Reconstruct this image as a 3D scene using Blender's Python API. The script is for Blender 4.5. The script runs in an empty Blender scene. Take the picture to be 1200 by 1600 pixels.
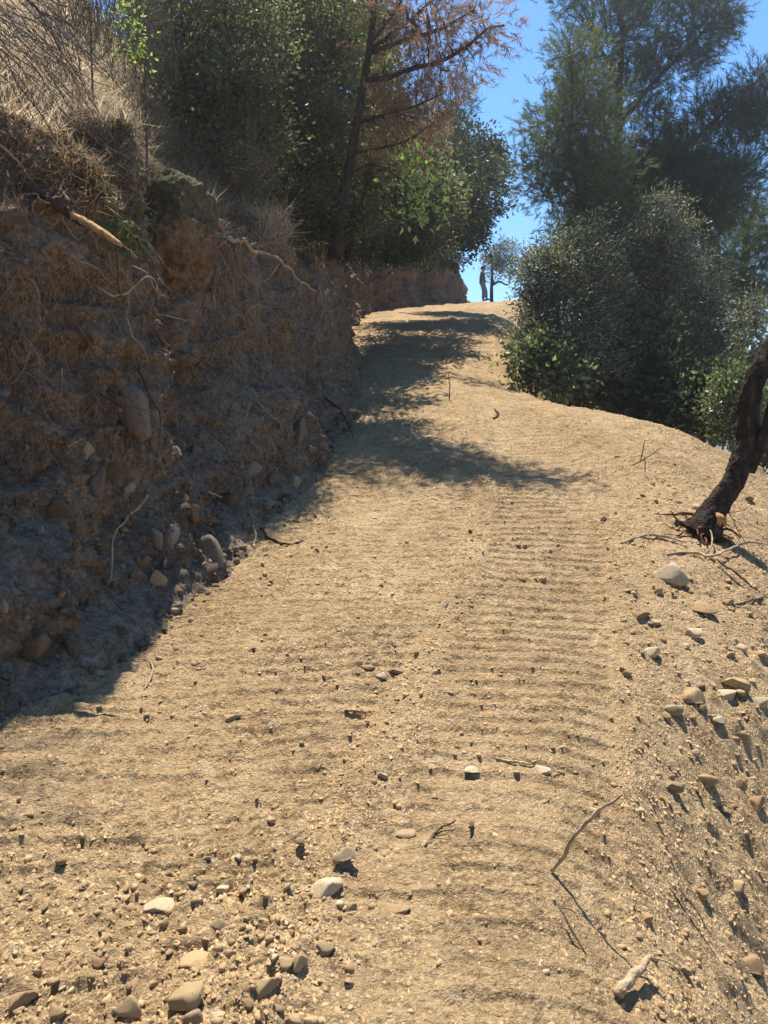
import bpy, bmesh, math, random
import numpy as np
from mathutils import Vector, Matrix
from mathutils.bvhtree import BVHTree

rng = np.random.default_rng(7)
random.seed(7)
SC = bpy.context.scene
COL = SC.collection

# ------------------------------------------------------------------ camera, sky, sun, exposure
F = 1164.0                                   # focal length in pixels of the 1200 x 1600 photograph
PITCH = math.radians(7.83)
CAM = np.array([0.0, 0.0, 1.6])
cam_d = bpy.data.cameras.new('camera')
cam_d.sensor_fit = 'VERTICAL'; cam_d.sensor_height = 24.0; cam_d.lens = 24.0 * F / 1600.0
cam_d.clip_start = 0.05; cam_d.clip_end = 5000
cam = bpy.data.objects.new('camera', cam_d); COL.objects.link(cam)
cam.location = CAM; cam.rotation_euler = (math.pi / 2 - PITCH, 0, 0)
SC.camera = cam

SUN_EL, SUN_AZ = math.radians(67), math.radians(-13)     # azimuth from +Y, negative to the left
world = bpy.data.worlds.new('World'); SC.world = world; world.use_nodes = True
wn = world.node_tree.nodes; wl = world.node_tree.links
wn.clear()
sky = wn.new('ShaderNodeTexSky'); sky.sky_type = 'NISHITA'; sky.sun_disc = False
sky.sun_elevation = SUN_EL; sky.sun_rotation = SUN_AZ
sky.altitude = 300; sky.air_density = 1.0; sky.dust_density = 0.0; sky.ozone_density = 4.0
bgn = wn.new('ShaderNodeBackground'); bgn.inputs['Strength'].default_value = 0.105
wo = wn.new('ShaderNodeOutputWorld')
hs = wn.new('ShaderNodeHueSaturation'); hs.inputs['Saturation'].default_value = 1.2
wl.new(sky.outputs[0], hs.inputs['Color']); wl.new(hs.outputs[0], bgn.inputs[0]); wl.new(bgn.outputs[0], wo.inputs[0])

sun_d = bpy.data.lights.new('sun', 'SUN'); sun_d.energy = 4.9; sun_d.angle = math.radians(0.53)
sun_d.color = (1.0, 0.94, 0.85)
sun = bpy.data.objects.new('sun', sun_d); COL.objects.link(sun)
SUN_DIR = Vector((math.sin(SUN_AZ) * math.cos(SUN_EL), math.cos(SUN_AZ) * math.cos(SUN_EL), math.sin(SUN_EL)))
sun.rotation_euler = SUN_DIR.to_track_quat('Z', 'Y').to_euler()
sun.location = (-8, 12, 30)

SC.view_settings.view_transform = 'Standard'; SC.view_settings.look = 'None'
SC.view_settings.exposure = 1.10; SC.view_settings.gamma = 1.0
SC.view_settings.use_curve_mapping = False
SC.render.engine = 'CYCLES'
SC.cycles.use_denoising = True
SC.cycles.max_bounces = 6; SC.cycles.diffuse_bounces = 3; SC.cycles.transmission_bounces = 4
SC.cycles.caustics_reflective = False; SC.cycles.caustics_refractive = False

# ------------------------------------------------------------------ numpy noise
def _hash(ix, iy, iz, seed):
    h = (ix.astype(np.uint32) * np.uint32(374761393) + iy.astype(np.uint32) * np.uint32(668265263)
         + iz.astype(np.uint32) * np.uint32(2147483647 - 19) + np.uint32((seed * 974711) & 0xffffffff))
    h = (h ^ (h >> np.uint32(13))) * np.uint32(1274126177)
    return h ^ (h >> np.uint32(16))

def vnoise(p, freq, seed=0):
    """smooth value noise, -1..1, p (N,3)"""
    q = p * np.asarray(freq, dtype=np.float64)
    i = np.floor(q); f = q - i; i = i.astype(np.int64)
    u = f * f * f * (f * (f * 6 - 15) + 10)
    out = np.zeros(len(p))
    for dx in (0, 1):
        wx = u[:, 0] if dx else 1 - u[:, 0]
        for dy in (0, 1):
            wy = u[:, 1] if dy else 1 - u[:, 1]
            for dz in (0, 1):
                wz = u[:, 2] if dz else 1 - u[:, 2]
                h = _hash(i[:, 0] + dx, i[:, 1] + dy, i[:, 2] + dz, seed)
                out += wx * wy * wz * (h.astype(np.float64) / 2147483648.0 - 1.0)
    return out

def vnoise2(p, freq, seed=0):
    """2D version, p (N,2)"""
    q = p * freq
    i = np.floor(q); f = q - i; i = i.astype(np.int64)
    u = f * f * f * (f * (f * 6 - 15) + 10)
    out = np.zeros(len(p)); z = np.zeros(len(p), dtype=np.int64)
    for dx in (0, 1):
        wx = u[:, 0] if dx else 1 - u[:, 0]
        for dy in (0, 1):
            wy = u[:, 1] if dy else 1 - u[:, 1]
            h = _hash(i[:, 0] + dx, i[:, 1] + dy, z, seed)
            out += wx * wy * (h.astype(np.float64) / 2147483648.0 - 1.0)
    return out

def worley(p, freq, seed=0):
    """distance to the nearest cell point (F1) and to the second (F2)"""
    q = p * np.asarray(freq, dtype=np.float64)
    i = np.floor(q).astype(np.int64); f1 = np.full(len(p), 9.0); f2 = np.full(len(p), 9.0)
    for dx in (-1, 0, 1):
        for dy in (-1, 0, 1):
            for dz in (-1, 0, 1):
                c = i + np.array([dx, dy, dz])
                h = _hash(c[:, 0], c[:, 1], c[:, 2], seed)
                o = np.stack([(h & np.uint32(1023)), (h >> np.uint32(10)) & np.uint32(1023), (h >> np.uint32(20)) & np.uint32(1023)], 1) / 1023.0
                d = np.linalg.norm(c + o - q, axis=1)
                f2 = np.minimum(f2, np.maximum(f1, d)); f1 = np.minimum(f1, d)
    return f1, f2

def sstep(a, b, x):
    t = np.clip((x - a) / (b - a), 0, 1); return t * t * (3 - 2 * t)

# ------------------------------------------------------------------ pixel <-> world
CP, SP = math.cos(PITCH), math.sin(PITCH)
def ray(px, py):
    px = np.asarray(px, float); py = np.asarray(py, float)
    a = (px - 600) / F; b = (800 - py) / F
    return np.stack([a, CP + b * SP, -SP + b * CP], -1)
def at(px, py, d):
    """the point at forward distance d metres along the sight line of a pixel of the photograph"""
    r = ray(px, py); return CAM + r * (np.asarray(d, float) / r[..., 1])[..., None]

# ------------------------------------------------------------------ mesh helpers
def mesh_np(name, verts, faces, smooth=False):
    verts = np.asarray(verts, np.float32); faces = np.asarray(faces, np.int32)
    me = bpy.data.meshes.new(name)
    k = faces.shape[1]
    me.vertices.add(len(verts)); me.vertices.foreach_set('co', verts.ravel())
    me.loops.add(faces.size); me.loops.foreach_set('vertex_index', faces.ravel())
    me.polygons.add(len(faces)); me.polygons.foreach_set('loop_start', np.arange(0, faces.size, k, dtype=np.int32))
    me.polygons.foreach_set('loop_total', np.full(len(faces), k, np.int32))
    if smooth: me.polygons.foreach_set('use_smooth', np.ones(len(faces), bool))
    me.update(calc_edges=True)
    return me

def link(name, me, mat=None, parent=None, loc=None):
    o = bpy.data.objects.new(name, me); COL.objects.link(o)
    if mat is not None and me is not None and not len(me.materials): me.materials.append(mat)
    if parent is not None: o.parent = parent
    if loc is not None: o.location = loc
    return o

def tag(o, label=None, cat=None, group=None, kind=None):
    if label: o['label'] = label
    if cat: o['category'] = cat
    if group: o['group'] = group
    if kind: o['kind'] = kind
    return o

def empty(name, loc, label, cat, group=None):
    o = bpy.data.objects.new(name, None); COL.objects.link(o); o.location = loc
    o.empty_display_size = 0.2
    return tag(o, label, cat, group)

class Soup:
    """collects triangle pieces for one mesh"""
    def __init__(self): self.v = []; self.f = []; self.n = 0
    def add(self, v, f):
        v = np.asarray(v, float); f = np.asarray(f, np.int64)
        self.v.append(v); self.f.append(f + self.n); self.n += len(v)
    def mesh(self, name, smooth=True, origin=(0, 0, 0)):
        if not self.v: return mesh_np(name, np.zeros((3, 3)), [[0, 1, 2]])
        return mesh_np(name, np.concatenate(self.v) - np.asarray(origin), np.concatenate(self.f), smooth)

def catmull(P, n):
    P = np.asarray(P, float); m = len(P)
    if m == 2: return P[0] + (P[1] - P[0]) * np.linspace(0, 1, n)[:, None]
    Q = np.vstack([2 * P[0] - P[1], P, 2 * P[-1] - P[-2]])
    t = np.linspace(0, m - 1 - 1e-6, n); i = t.astype(int); u = (t - i)[:, None]
    p0, p1, p2, p3 = Q[i], Q[i + 1], Q[i + 2], Q[i + 3]
    return 0.5 * (2 * p1 + (p2 - p0) * u + (2 * p0 - 5 * p1 + 4 * p2 - p3) * u * u + (3 * p1 - p0 - 3 * p2 + p3) * u ** 3)

def tube(P, R, sides=6, rough=0.0, seed=0, cap=True):
    P = np.asarray(P, float); n = len(P); R = np.broadcast_to(np.asarray(R, float), (n,))
    T = np.gradient(P, axis=0); T /= np.linalg.norm(T, axis=1)[:, None] + 1e-9
    ref = np.array([0.3, 0.9, 0.1]) if abs(T[0, 1]) < 0.8 else np.array([1.0, 0.1, 0.1])
    A = np.empty_like(P); a = np.cross(T[0], ref); a /= np.linalg.norm(a)
    for i in range(n):
        a = a - T[i] * np.dot(a, T[i]); a /= np.linalg.norm(a) + 1e-9; A[i] = a
    B = np.cross(T, A); th = np.linspace(0, 2 * np.pi, sides, endpoint=False)
    V = P[:, None] + R[:, None, None] * (np.cos(th)[None, :, None] * A[:, None] + np.sin(th)[None, :, None] * B[:, None])
    if rough > 0:
        V2 = V.reshape(-1, 3); nz = vnoise(V2, 1.6 / max(R.max(), 1e-4) * 0.6, seed) * 0.6 + vnoise(V2, 5.0 / max(R.max(), 1e-4) * 0.6, seed + 1) * 0.4
        V = (P[:, None] + (V - P[:, None]) * (1 + rough * nz.reshape(n, sides)[..., None]))
    V = V.reshape(-1, 3)
    i = np.arange(n - 1)[:, None] * sides; j = np.arange(sides)[None]; k = (j + 1) % sides
    a, b, c, d = i + j, i + k, i + sides + k, i + sides + j
    f = np.concatenate([np.stack([a, b, c], -1).reshape(-1, 3), np.stack([a, c, d], -1).reshape(-1, 3)])
    if cap:
        V = np.vstack([V, P[0], P[-1]]); m = n * sides; j = np.arange(sides); k = (j + 1) % sides
        f = np.vstack([f, np.stack([k, j, np.full(sides, m)], -1), np.stack([(n - 1) * sides + j, (n - 1) * sides + k, np.full(sides, m + 1)], -1)])
    return V, f

def unit(v): return v / (np.linalg.norm(v, axis=-1, keepdims=True) + 1e-9)

# ------------------------------------------------------------------ materials
def new_mat(name):
    m = bpy.data.materials.new(name); m.use_nodes = True
    nt = m.node_tree; nt.nodes.clear(); return m, nt.nodes, nt.links

def noise_node(N, L, vec, scale, detail=4, rough=0.6, mul=None):
    n = N.new('ShaderNodeTexNoise'); n.inputs['Scale'].default_value = scale
    n.inputs['Detail'].default_value = detail; n.inputs['Roughness'].default_value = rough
    if vec is not None: L.new(vec, n.inputs['Vector'])
    return n.outputs[0]
def ramp(N, L, fac, stops, interp='LINEAR'):
    r = N.new('ShaderNodeValToRGB'); r.color_ramp.interpolation = interp
    while len(r.color_ramp.elements) < len(stops): r.color_ramp.elements.new(0.5)
    for e, (p, c) in zip(r.color_ramp.elements, stops): e.position = p; e.color = (*c, 1) if len(c) == 3 else c
    L.new(fac, r.inputs[0]); return r.outputs[0]
def mixc(N, L, fac, a, b, mode='MIX'):
    m = N.new('ShaderNodeMix'); m.data_type = 'RGBA'; m.blend_type = mode
    for s, v in ((m.inputs[0], fac), (m.inputs[6], a), (m.inputs[7], b)):
        if isinstance(v, (int, float)): s.default_value = v
        elif isinstance(v, tuple): s.default_value = (*v, 1)
        else: L.new(v, s)
    return m.outputs[2]
def math_node(N, L, op, a, b=0.0, clamp=False):
    m = N.new('ShaderNodeMath'); m.operation = op; m.use_clamp = clamp
    for s, v in ((m.inputs[0], a), (m.inputs[1], b)):
        if isinstance(v, (int, float)): s.default_value = v
        else: L.new(v, s)
    return m.outputs[0]
def finish(m, N, L, color, rough=0.95, height=None, bump=0.3, dist=0.01, spec=0.15):
    p = N.new('ShaderNodeBsdfPrincipled'); o = N.new('ShaderNodeOutputMaterial')
    if isinstance(color, tuple): p.inputs['Base Color'].default_value = (*color, 1)
    else: L.new(color, p.inputs['Base Color'])
    p.inputs['Roughness'].default_value = rough; p.inputs['Specular IOR Level'].default_value = spec
    if height is not None:
        b = N.new('ShaderNodeBump'); b.inputs['Strength'].default_value = bump; b.inputs['Distance'].default_value = dist
        L.new(height, b.inputs['Height']); L.new(b.outputs[0], p.inputs['Normal'])
    L.new(p.outputs[0], o.inputs[0]); return m

def soil_mat(name, dark, mid, light, pebble=True, seed=0.0, bump=1.0, white=0.45):
    m, N, L = new_mat(name)
    tc = N.new('ShaderNodeTexCoord'); v = tc.outputs['Object']
    big = noise_node(N, L, v, 0.9, 5, 0.62)
    med = noise_node(N, L, v, 6.0, 5, 0.65)
    fin = noise_node(N, L, v, 60.0, 6, 0.7)
    c = ramp(N, L, big, [(0.30, dark), (0.50, mid), (0.72, light)])
    c2 = ramp(N, L, med, [(0.30, dark), (0.55, mid), (0.75, light)])
    c = mixc(N, L, 0.55, c, c2)
    g = ramp(N, L, fin, [(0.33, (0.25, 0.24, 0.23)), (0.50, (0.92, 0.92, 0.92)), (0.68, (1.4, 1.38, 1.34))])
    pat = ramp(N, L, noise_node(N, L, v, 2.3, 4, 0.65), [(0.38, (0.22, 0.22, 0.22)), (0.62, (.9, .9, .9))])
    c = mixc(N, L, pat, c, g, 'MULTIPLY')
    vor = N.new('ShaderNodeTexVoronoi'); vor.inputs['Scale'].default_value = 42; L.new(v, vor.inputs['Vector'])
    vor2 = N.new('ShaderNodeTexVoronoi'); vor2.inputs['Scale'].default_value = 110; L.new(v, vor2.inputs['Vector'])
    if pebble:
        sep = N.new('ShaderNodeSeparateColor'); L.new(vor.outputs['Color'], sep.inputs[0])
        pick = math_node(N, L, 'GREATER_THAN', sep.outputs[0], 0.86)
        core = math_node(N, L, 'LESS_THAN', vor.outputs['Distance'], 0.36)
        k = math_node(N, L, 'MULTIPLY', math_node(N, L, 'MULTIPLY', pick, core), white)
        c = mixc(N, L, k, c, (0.50, 0.44, 0.34))
    grit = noise_node(N, L, v, 24.0, 5, 0.75); gc = ramp(N, L, grit, [(0.36, (0.45, 0.43, 0.41)), (0.50, (1, 1, 1)), (0.68, (1.22, 1.21, 1.19))])
    c = mixc(N, L, pat, c, gc, 'MULTIPLY')
    h1 = math_node(N, L, 'ADD', math_node(N, L, 'MULTIPLY', vor.outputs['Distance'], -0.55), math_node(N, L, 'MULTIPLY', grit, 1.6))
    h2 = math_node(N, L, 'MULTIPLY', vor2.outputs['Distance'], -0.35)
    h = math_node(N, L, 'ADD', math_node(N, L, 'ADD', h1, h2), math_node(N, L, 'MULTIPLY', fin, 1.3))
    return finish(m, N, L, c, 0.97, h, bump, 0.022, 0.1)

M = {}
M['soil'] = soil_mat('dry_soil', (0.285, 0.186, 0.092), (0.475, 0.330, 0.175), (0.620, 0.455, 0.262))

def bank_material():
    m, N, L = new_mat('cut_earth')
    tc = N.new('ShaderNodeTexCoord'); v = tc.outputs['Object']
    mp = N.new('ShaderNodeMapping'); mp.inputs['Scale'].default_value = (1, 1, 0.35); L.new(v, mp.inputs['Vector'])
    big = noise_node(N, L, v, 0.8, 5, 0.6); med = noise_node(N, L, mp.outputs[0], 5, 6, 0.68); fin = noise_node(N, L, v, 42, 6, 0.72)
    c = ramp(N, L, big, [(0.30, (0.085, 0.062, 0.044)), (0.44, (0.176, 0.136, 0.100)), (0.57, (0.225, 0.160, 0.102)), (0.70, (0.32, 0.265, 0.205))])
    c2 = ramp(N, L, med, [(0.30, (0.060, 0.043, 0.030)), (0.5, (0.185, 0.140, 0.100)), (0.64, (0.28, 0.215, 0.150)), (0.76, (0.42, 0.355, 0.275))])
    c = mixc(N, L, 0.55, c, c2)
    g = ramp(N, L, fin, [(0.30, (0.30, 0.30, 0.30)), (0.50, (1, 1, 1)), (0.72, (1.55, 1.5, 1.45))])
    c = mixc(N, L, 0.85, c, g, 'MULTIPLY')
    gr2 = noise_node(N, L, v, 15, 5, .75); c = mixc(N, L, 0.8, c, ramp(N, L, gr2, [(0.33, (0.42, 0.41, 0.40)), (0.5, (1, 1, 1)), (0.7, (1.4, 1.38, 1.34))]), 'MULTIPLY')
    vc = N.new('ShaderNodeTexVoronoi'); vc.inputs['Scale'].default_value = 30; L.new(v, vc.inputs['Vector'])
    sp = N.new('ShaderNodeSeparateColor'); L.new(vc.outputs['Color'], sp.inputs[0])
    kk = math_node(N, L, 'MULTIPLY', math_node(N, L, 'GREATER_THAN', sp.outputs[0], .84), math_node(N, L, 'LESS_THAN', vc.outputs['Distance'], .40)); c = mixc(N, L, math_node(N, L, 'MULTIPLY', kk, .6), c, (.32, .245, .165))
    # pale crushed rock showing in patches
    pr = noise_node(N, L, v, 2.1, 6, 0.7)
    k = ramp(N, L, pr, [(0.60, (0, 0, 0)), (0.68, (1, 1, 1))])
    c = mixc(N, L, math_node(N, L, 'MULTIPLY', k, 0.55), c, (0.30, 0.245, 0.19))
    # moss on the outcrop near the top of the bank
    geo = N.new('ShaderNodeNewGeometry')
    dv = N.new('ShaderNodeVectorMath'); dv.operation = 'DISTANCE'; L.new(v, dv.inputs[0]); dv.inputs[1].default_value = MOSS
    near = math_node(N, L, 'SUBTRACT', 1.0, math_node(N, L, 'DIVIDE', dv.outputs['Value'], 1.05), True)
    mn = noise_node(N, L, v, 7, 6, 0.72)
    mk = math_node(N, L, 'MULTIPLY', near, mn)
    mk = ramp(N, L, mk, [(0.14, (0, 0, 0)), (0.24, (1, 1, 1))])
    mc = ramp(N, L, noise_node(N, L, v, 30, 4, 0.6), [(0.3, (0.035, 0.042, 0.014)), (0.6, (0.10, 0.105, 0.035)), (0.8, (0.19, 0.18, 0.08))])
    c = mixc(N, L, mk, c, mc)
    vor = N.new('ShaderNodeTexVoronoi'); vor.inputs['Scale'].default_value = 26; L.new(v, vor.inputs['Vector'])
    h = math_node(N, L, 'ADD', math_node(N, L, 'MULTIPLY', vor.outputs['Distance'], -0.6), math_node(N, L, 'MULTIPLY', fin, 1.5))
    return finish(m, N, L, c, 0.97, h, 0.9, 0.02, 0.1)

def stone_mat(name, a, b, c3, scale=9):
    m, N, L = new_mat(name)
    tc = N.new('ShaderNodeTexCoord'); oi = N.new('ShaderNodeObjectInfo'); geo = N.new('ShaderNodeNewGeometry')
    off = N.new('ShaderNodeVectorMath'); off.operation = 'ADD'
    L.new(tc.outputs['Object'], off.inputs[0]); L.new(oi.outputs['Location'], off.inputs[1]); v = off.outputs[0]
    n1 = noise_node(N, L, v, scale, 6, 0.65); n2 = noise_node(N, L, v, scale * 9, 5, 0.7)
    c = ramp(N, L, n1, [(0.3, a), (0.52, b), (0.75, c3)])
    g = ramp(N, L, n2, [(0.3, (0.6, 0.6, 0.6)), (0.55, (1, 1, 1)), (0.8, (1.2, 1.2, 1.18))])
    c = mixc(N, L, 0.8, c, g, 'MULTIPLY')
    rnd = math_node(N, L, 'FRACT', math_node(N, L, 'ADD', oi.outputs['Random'], geo.outputs['Random Per Island']))
    t = ramp(N, L, rnd, [(0.0, (0.80, 0.77, 0.72)), (0.5, (1, 1, 1)), (1.0, (1.18, 1.17, 1.16))])
    c = mixc(N, L, 1.0, c, t, 'MULTIPLY')
    return finish(m, N, L, c, 0.92, n2, 0.55, 0.008, 0.15)

M['stone_tan'] = stone_mat('tan_stone', (0.29, 0.195, 0.100), (0.405, 0.282, 0.150), (0.50, 0.375, 0.225))
M['stone_pale'] = stone_mat('pale_stone', (0.37, 0.275, 0.16), (0.50, 0.395, 0.25), (0.62, 0.52, 0.37))
M['stone_grey'] = stone_mat('greyish_stone', (0.22, 0.155, 0.088), (0.32, 0.235, 0.14), (0.42, 0.32, 0.205))
M['stone_rust'] = stone_mat('rusty_stone', (0.22, 0.125, 0.060), (0.32, 0.205, 0.105), (0.40, 0.30, 0.19))
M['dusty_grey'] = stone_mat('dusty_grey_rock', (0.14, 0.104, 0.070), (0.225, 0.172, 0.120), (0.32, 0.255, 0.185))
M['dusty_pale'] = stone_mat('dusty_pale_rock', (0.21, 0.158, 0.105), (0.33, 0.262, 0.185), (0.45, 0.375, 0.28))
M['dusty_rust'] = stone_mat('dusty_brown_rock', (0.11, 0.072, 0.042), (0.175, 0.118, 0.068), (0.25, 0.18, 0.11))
M['gravel'] = stone_mat('gravel', (0.29, 0.190, 0.095), (0.41, 0.280, 0.145), (0.52, 0.375, 0.215), 5)

def bark_mat(name, a, b, c3, scale=14, bump=0.8):
    m, N, L = new_mat(name)
    tc = N.new('ShaderNodeTexCoord'); mp = N.new('ShaderNodeMapping'); mp.inputs['Scale'].default_value = (1, 1, 0.4)
    L.new(tc.outputs['Object'], mp.inputs['Vector']); v = mp.outputs[0]
    n1 = noise_node(N, L, v, scale, 6, 0.7)
    vor = N.new('ShaderNodeTexVoronoi'); vor.feature = 'DISTANCE_TO_EDGE'; vor.inputs['Scale'].default_value = scale * 2.5; L.new(v, vor.inputs['Vector'])
    c = ramp(N, L, n1, [(0.3, a), (0.55, b), (0.78, c3)])
    h = math_node(N, L, 'ADD', n1, math_node(N, L, 'MULTIPLY', vor.outputs[0], 1.2))
    return finish(m, N, L, c, 0.95, h, bump, 0.02, 0.1)
M['bark_dark'] = bark_mat('dark_bark', (0.016, 0.012, 0.009), (0.05, 0.037, 0.028), (0.15, 0.125, 0.10), 18, 1.0)
M['bark_brown'] = bark_mat('brown_bark', (0.035, 0.024, 0.017), (0.075, 0.052, 0.036), (0.13, 0.095, 0.068))
M['bark_grey'] = bark_mat('grey_bark', (0.05, 0.042, 0.033), (0.11, 0.092, 0.072), (0.19, 0.165, 0.135))
M['root_pale'] = bark_mat('pale_root', (0.22, 0.15, 0.085), (0.38, 0.285, 0.175), (0.52, 0.42, 0.29), 25, 0.4)
M['root_brown'] = bark_mat('brown_root', (0.06, 0.037, 0.022), (0.13, 0.085, 0.052), (0.24, 0.17, 0.11), 25, 0.5)
M['root_dark'] = bark_mat('dark_root', (0.02, 0.014, 0.009), (0.05, 0.034, 0.022), (0.10, 0.07, 0.05), 25, 0.5)
M['root_rust'] = bark_mat('torn_root', (0.07, 0.03, 0.015), (0.17, 0.085, 0.042), (0.30, 0.18, 0.10), 25, .5)
M['split_wood'] = bark_mat('split_wood', (0.30, 0.16, 0.065), (0.46, 0.27, 0.12), (0.58, 0.40, 0.21), 20, 0.35)

def leaf_mat(name, cols, trans=0.35, rough=0.5, tint=1.25, spec=0.18, warm=0.55):
    m, N, L = new_mat(name)
    geo = N.new('ShaderNodeNewGeometry')
    c = ramp(N, L, geo.outputs['Random Per Island'], [(i / (len(cols) - 1), col) for i, col in enumerate(cols)])
    tc = N.new('ShaderNodeTexCoord'); cl = noise_node(N, L, tc.outputs['Object'], 1.7, 3, .6)
    c = mixc(N, L, 1.0, c, ramp(N, L, cl, [(.32, (.62, .66, .62)), (.5, (1, 1, 1)), (.7, (1.45, 1.36, 1.25))]), 'MULTIPLY')
    p = N.new('ShaderNodeBsdfPrincipled'); L.new(c, p.inputs['Base Color']); p.inputs['Roughness'].default_value = rough
    p.inputs['Specular IOR Level'].default_value = spec
    t = N.new('ShaderNodeBsdfTranslucent')
    ct = mixc(N, L, 1.0, c, (tint, tint * 1.05, tint * warm) if warm < .8 else (tint, tint * .98, tint * warm), 'MULTIPLY'); L.new(ct, t.inputs[0])
    mx = N.new('ShaderNodeMixShader'); mx.inputs[0].default_value = trans
    L.new(p.outputs[0], mx.inputs[1]); L.new(t.outputs[0], mx.inputs[2])
    o = N.new('ShaderNodeOutputMaterial'); L.new(mx.outputs[0], o.inputs[0]); return m
M['oak'] = leaf_mat('oak_leaf', [(0.070, 0.082, 0.050), (0.115, 0.130, 0.082), (0.175, 0.190, 0.128)], 0.52, 0.5)
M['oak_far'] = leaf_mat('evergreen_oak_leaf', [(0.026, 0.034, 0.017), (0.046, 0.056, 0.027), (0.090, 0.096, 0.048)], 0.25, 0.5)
M['lime'] = leaf_mat('young_leaf', [(0.19, 0.26, 0.07), (0.30, 0.39, 0.12), (0.42, 0.50, 0.21)], 0.5, 0.4, 1.2, .3, .6)  # young green, brightened in the colour to imitate sun on shaded leaves
M['bush'] = leaf_mat('bush_leaf', [(0.06, 0.080, 0.036), (0.12, 0.145, 0.075), (0.26, 0.29, 0.19)], 0.35, 0.35, 1.2)
M['olive'] = leaf_mat('olive_leaf', [(0.060, 0.072, 0.042), (0.125, 0.138, 0.090), (0.36, 0.37, 0.29)], 0.32, 0.5, 1.1, 0.25, .7)
M['needle'] = leaf_mat('pine_needle', [(0.028, 0.048, 0.030), (0.056, 0.082, 0.048), (0.105, 0.132, 0.078)], 0.34, 0.5)
M['needle_light'] = leaf_mat('light_pine_needle', [(0.060, 0.082, 0.044), (0.100, 0.126, 0.066), (0.16, 0.180, 0.10)], 0.36, 0.5)
M['needle_brown'] = leaf_mat('dead_pine_needle', [(0.17, 0.095, 0.056), (0.28, 0.172, 0.105), (0.38, 0.26, 0.17)], 0.45, 0.6, 1.15, .3, .85)
M['straw'] = leaf_mat('straw', [(0.26, 0.20, 0.13), (0.46, 0.37, 0.25), (0.66, 0.56, 0.42)], 0.55, 0.6, 1.15, .3, .92)
M['litter'] = leaf_mat('leaf_litter', [(0.12, 0.075, 0.045), (0.22, 0.155, 0.095), (0.38, 0.30, 0.21)], 0.25, 0.7, 1.1, .3, .92)
M['moss'] = leaf_mat('moss', [(0.035, 0.038, 0.014), (0.085, 0.085, 0.032), (0.17, 0.155, 0.07)], 0.3, 0.7, 1.1, .2)

# ------------------------------------------------------------------ terrain functions
def table(knots, width=1.0):
    k = np.array(knots, float); x = np.arange(-30, 130, 0.05); y = np.interp(x, k[:, 0], k[:, 1])
    w = int(width / 0.05) | 1; ker = np.hanning(w + 2)[1:-1]; ker /= ker.sum()
    ys = np.convolve(np.pad(y, w // 2, mode='edge'), ker, 'valid')
    return lambda q: np.interp(q, x, ys)
ZR = table([(-30, -4.2), (-6, -0.7), (0, -0.03), (3, 0.0), (4, 0.05), (5, 0.19), (6, 0.40), (8, 0.84), (10, 1.27), (12.5, 1.83), (14.2, 2.18), (15.5, 2.40),
            (18.6, 3.14), (21, 3.75), (26, 4.78), (28, 5.12), (30, 5.55), (33, 6.15), (35.5, 6.52), (38, 6.66), (41, 6.4), (46, 5.6), (60, 0.0), (130, -25)], 1.6)
XR = table([(-30, 2.5), (-3, 0.9), (1.5, 0.62), (2.2, 0.70), (3, 0.88), (4, 1.35), (5, 2.15), (6, 2.9), (8, 3.7), (9.3, 4.1), (10.6, 4.05), (11.6, 3.7), (12.8, 3.15), (14.5, 2.6), (18.6, 3.25),
            (22, 3.8), (26, 4.3), (30, 5.3), (36, 7.2), (41, 8.5), (60, 14), (130, 20)], 1.2)
XT = table([(-30, -6), (2, 0.25), (4, 0.80), (6, 1.34), (8, 1.72), (10, 1.95), (14, 1.90), (18, 2.15), (26, 2.9), (36, 5.2), (60, 8)], 2.0)
TOE = np.array([(-4.2, -6.0), (-3.5, -3.0), (-2.95, 0.0), (-2.42, 2.2), (-2.18, 3.4), (-2.00, 4.3), (-1.68, 5.5), (-1.26, 6.5), (-1.06, 7.4), (-0.82, 8.6), (-0.58, 10.6),
                (-0.55, 13.6), (-0.75, 17.0), (-0.98, 20.5), (-0.85, 25), (-0.1, 28.4), (1.2, 31.0), (2.7, 33.2), (3.75, 35.2), (3.95, 37.2), (3.2, 40), (0.8, 44)])
def base_h(X, Y):
    zr = ZR(Y); xr = XR(Y); e = X - xr
    rw = 0.42 - 0.27 * sstep(5.2, 3.6, Y)
    soft = rw * np.log1p(np.exp(np.clip(e / rw, -30, 30)))           # rounded shoulder
    k = 0.62 + 0.62 * sstep(4.8, 2.6, Y) + 0.75 * sstep(9.5, 12.5, Y)
    z = zr - k * soft * (1 / (1 + soft * 0.055)) - 0.02 * np.maximum(e, 0)
    z = z - 0.07 * np.exp(-((e + 0.0) / 0.9) ** 2) * 0                      # flat top
    z = z + 0.16 * np.exp(-(((Y - 9.8) / 2.0) ** 2 + ((X - 3.6) / 1.5) ** 2))
    # heap of loose earth where the person stands, beyond the crest
    z = z + 0.45 * np.exp(-(((Y - 39.2) / 1.9) ** 2 + ((X - 5.3) / 2.4) ** 2))
    z = z + 0.55 * np.exp(-(((Y - 34.5) / 1.8) ** 2 + ((X - 7.1) / 1.0) ** 2))
    z = z + 0.18 * np.exp(-(((Y - 23.5) / 1.3) ** 2 + ((X - 3.6) / 1.3) ** 2))
    return z
def track_mask(X, Y):
    a = X - XT(Y)
    r = sstep(0.52, 0.45, np.abs(a)); l = sstep(0.95, 0.86, np.abs(a + 1.65))
    return r, l
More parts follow.
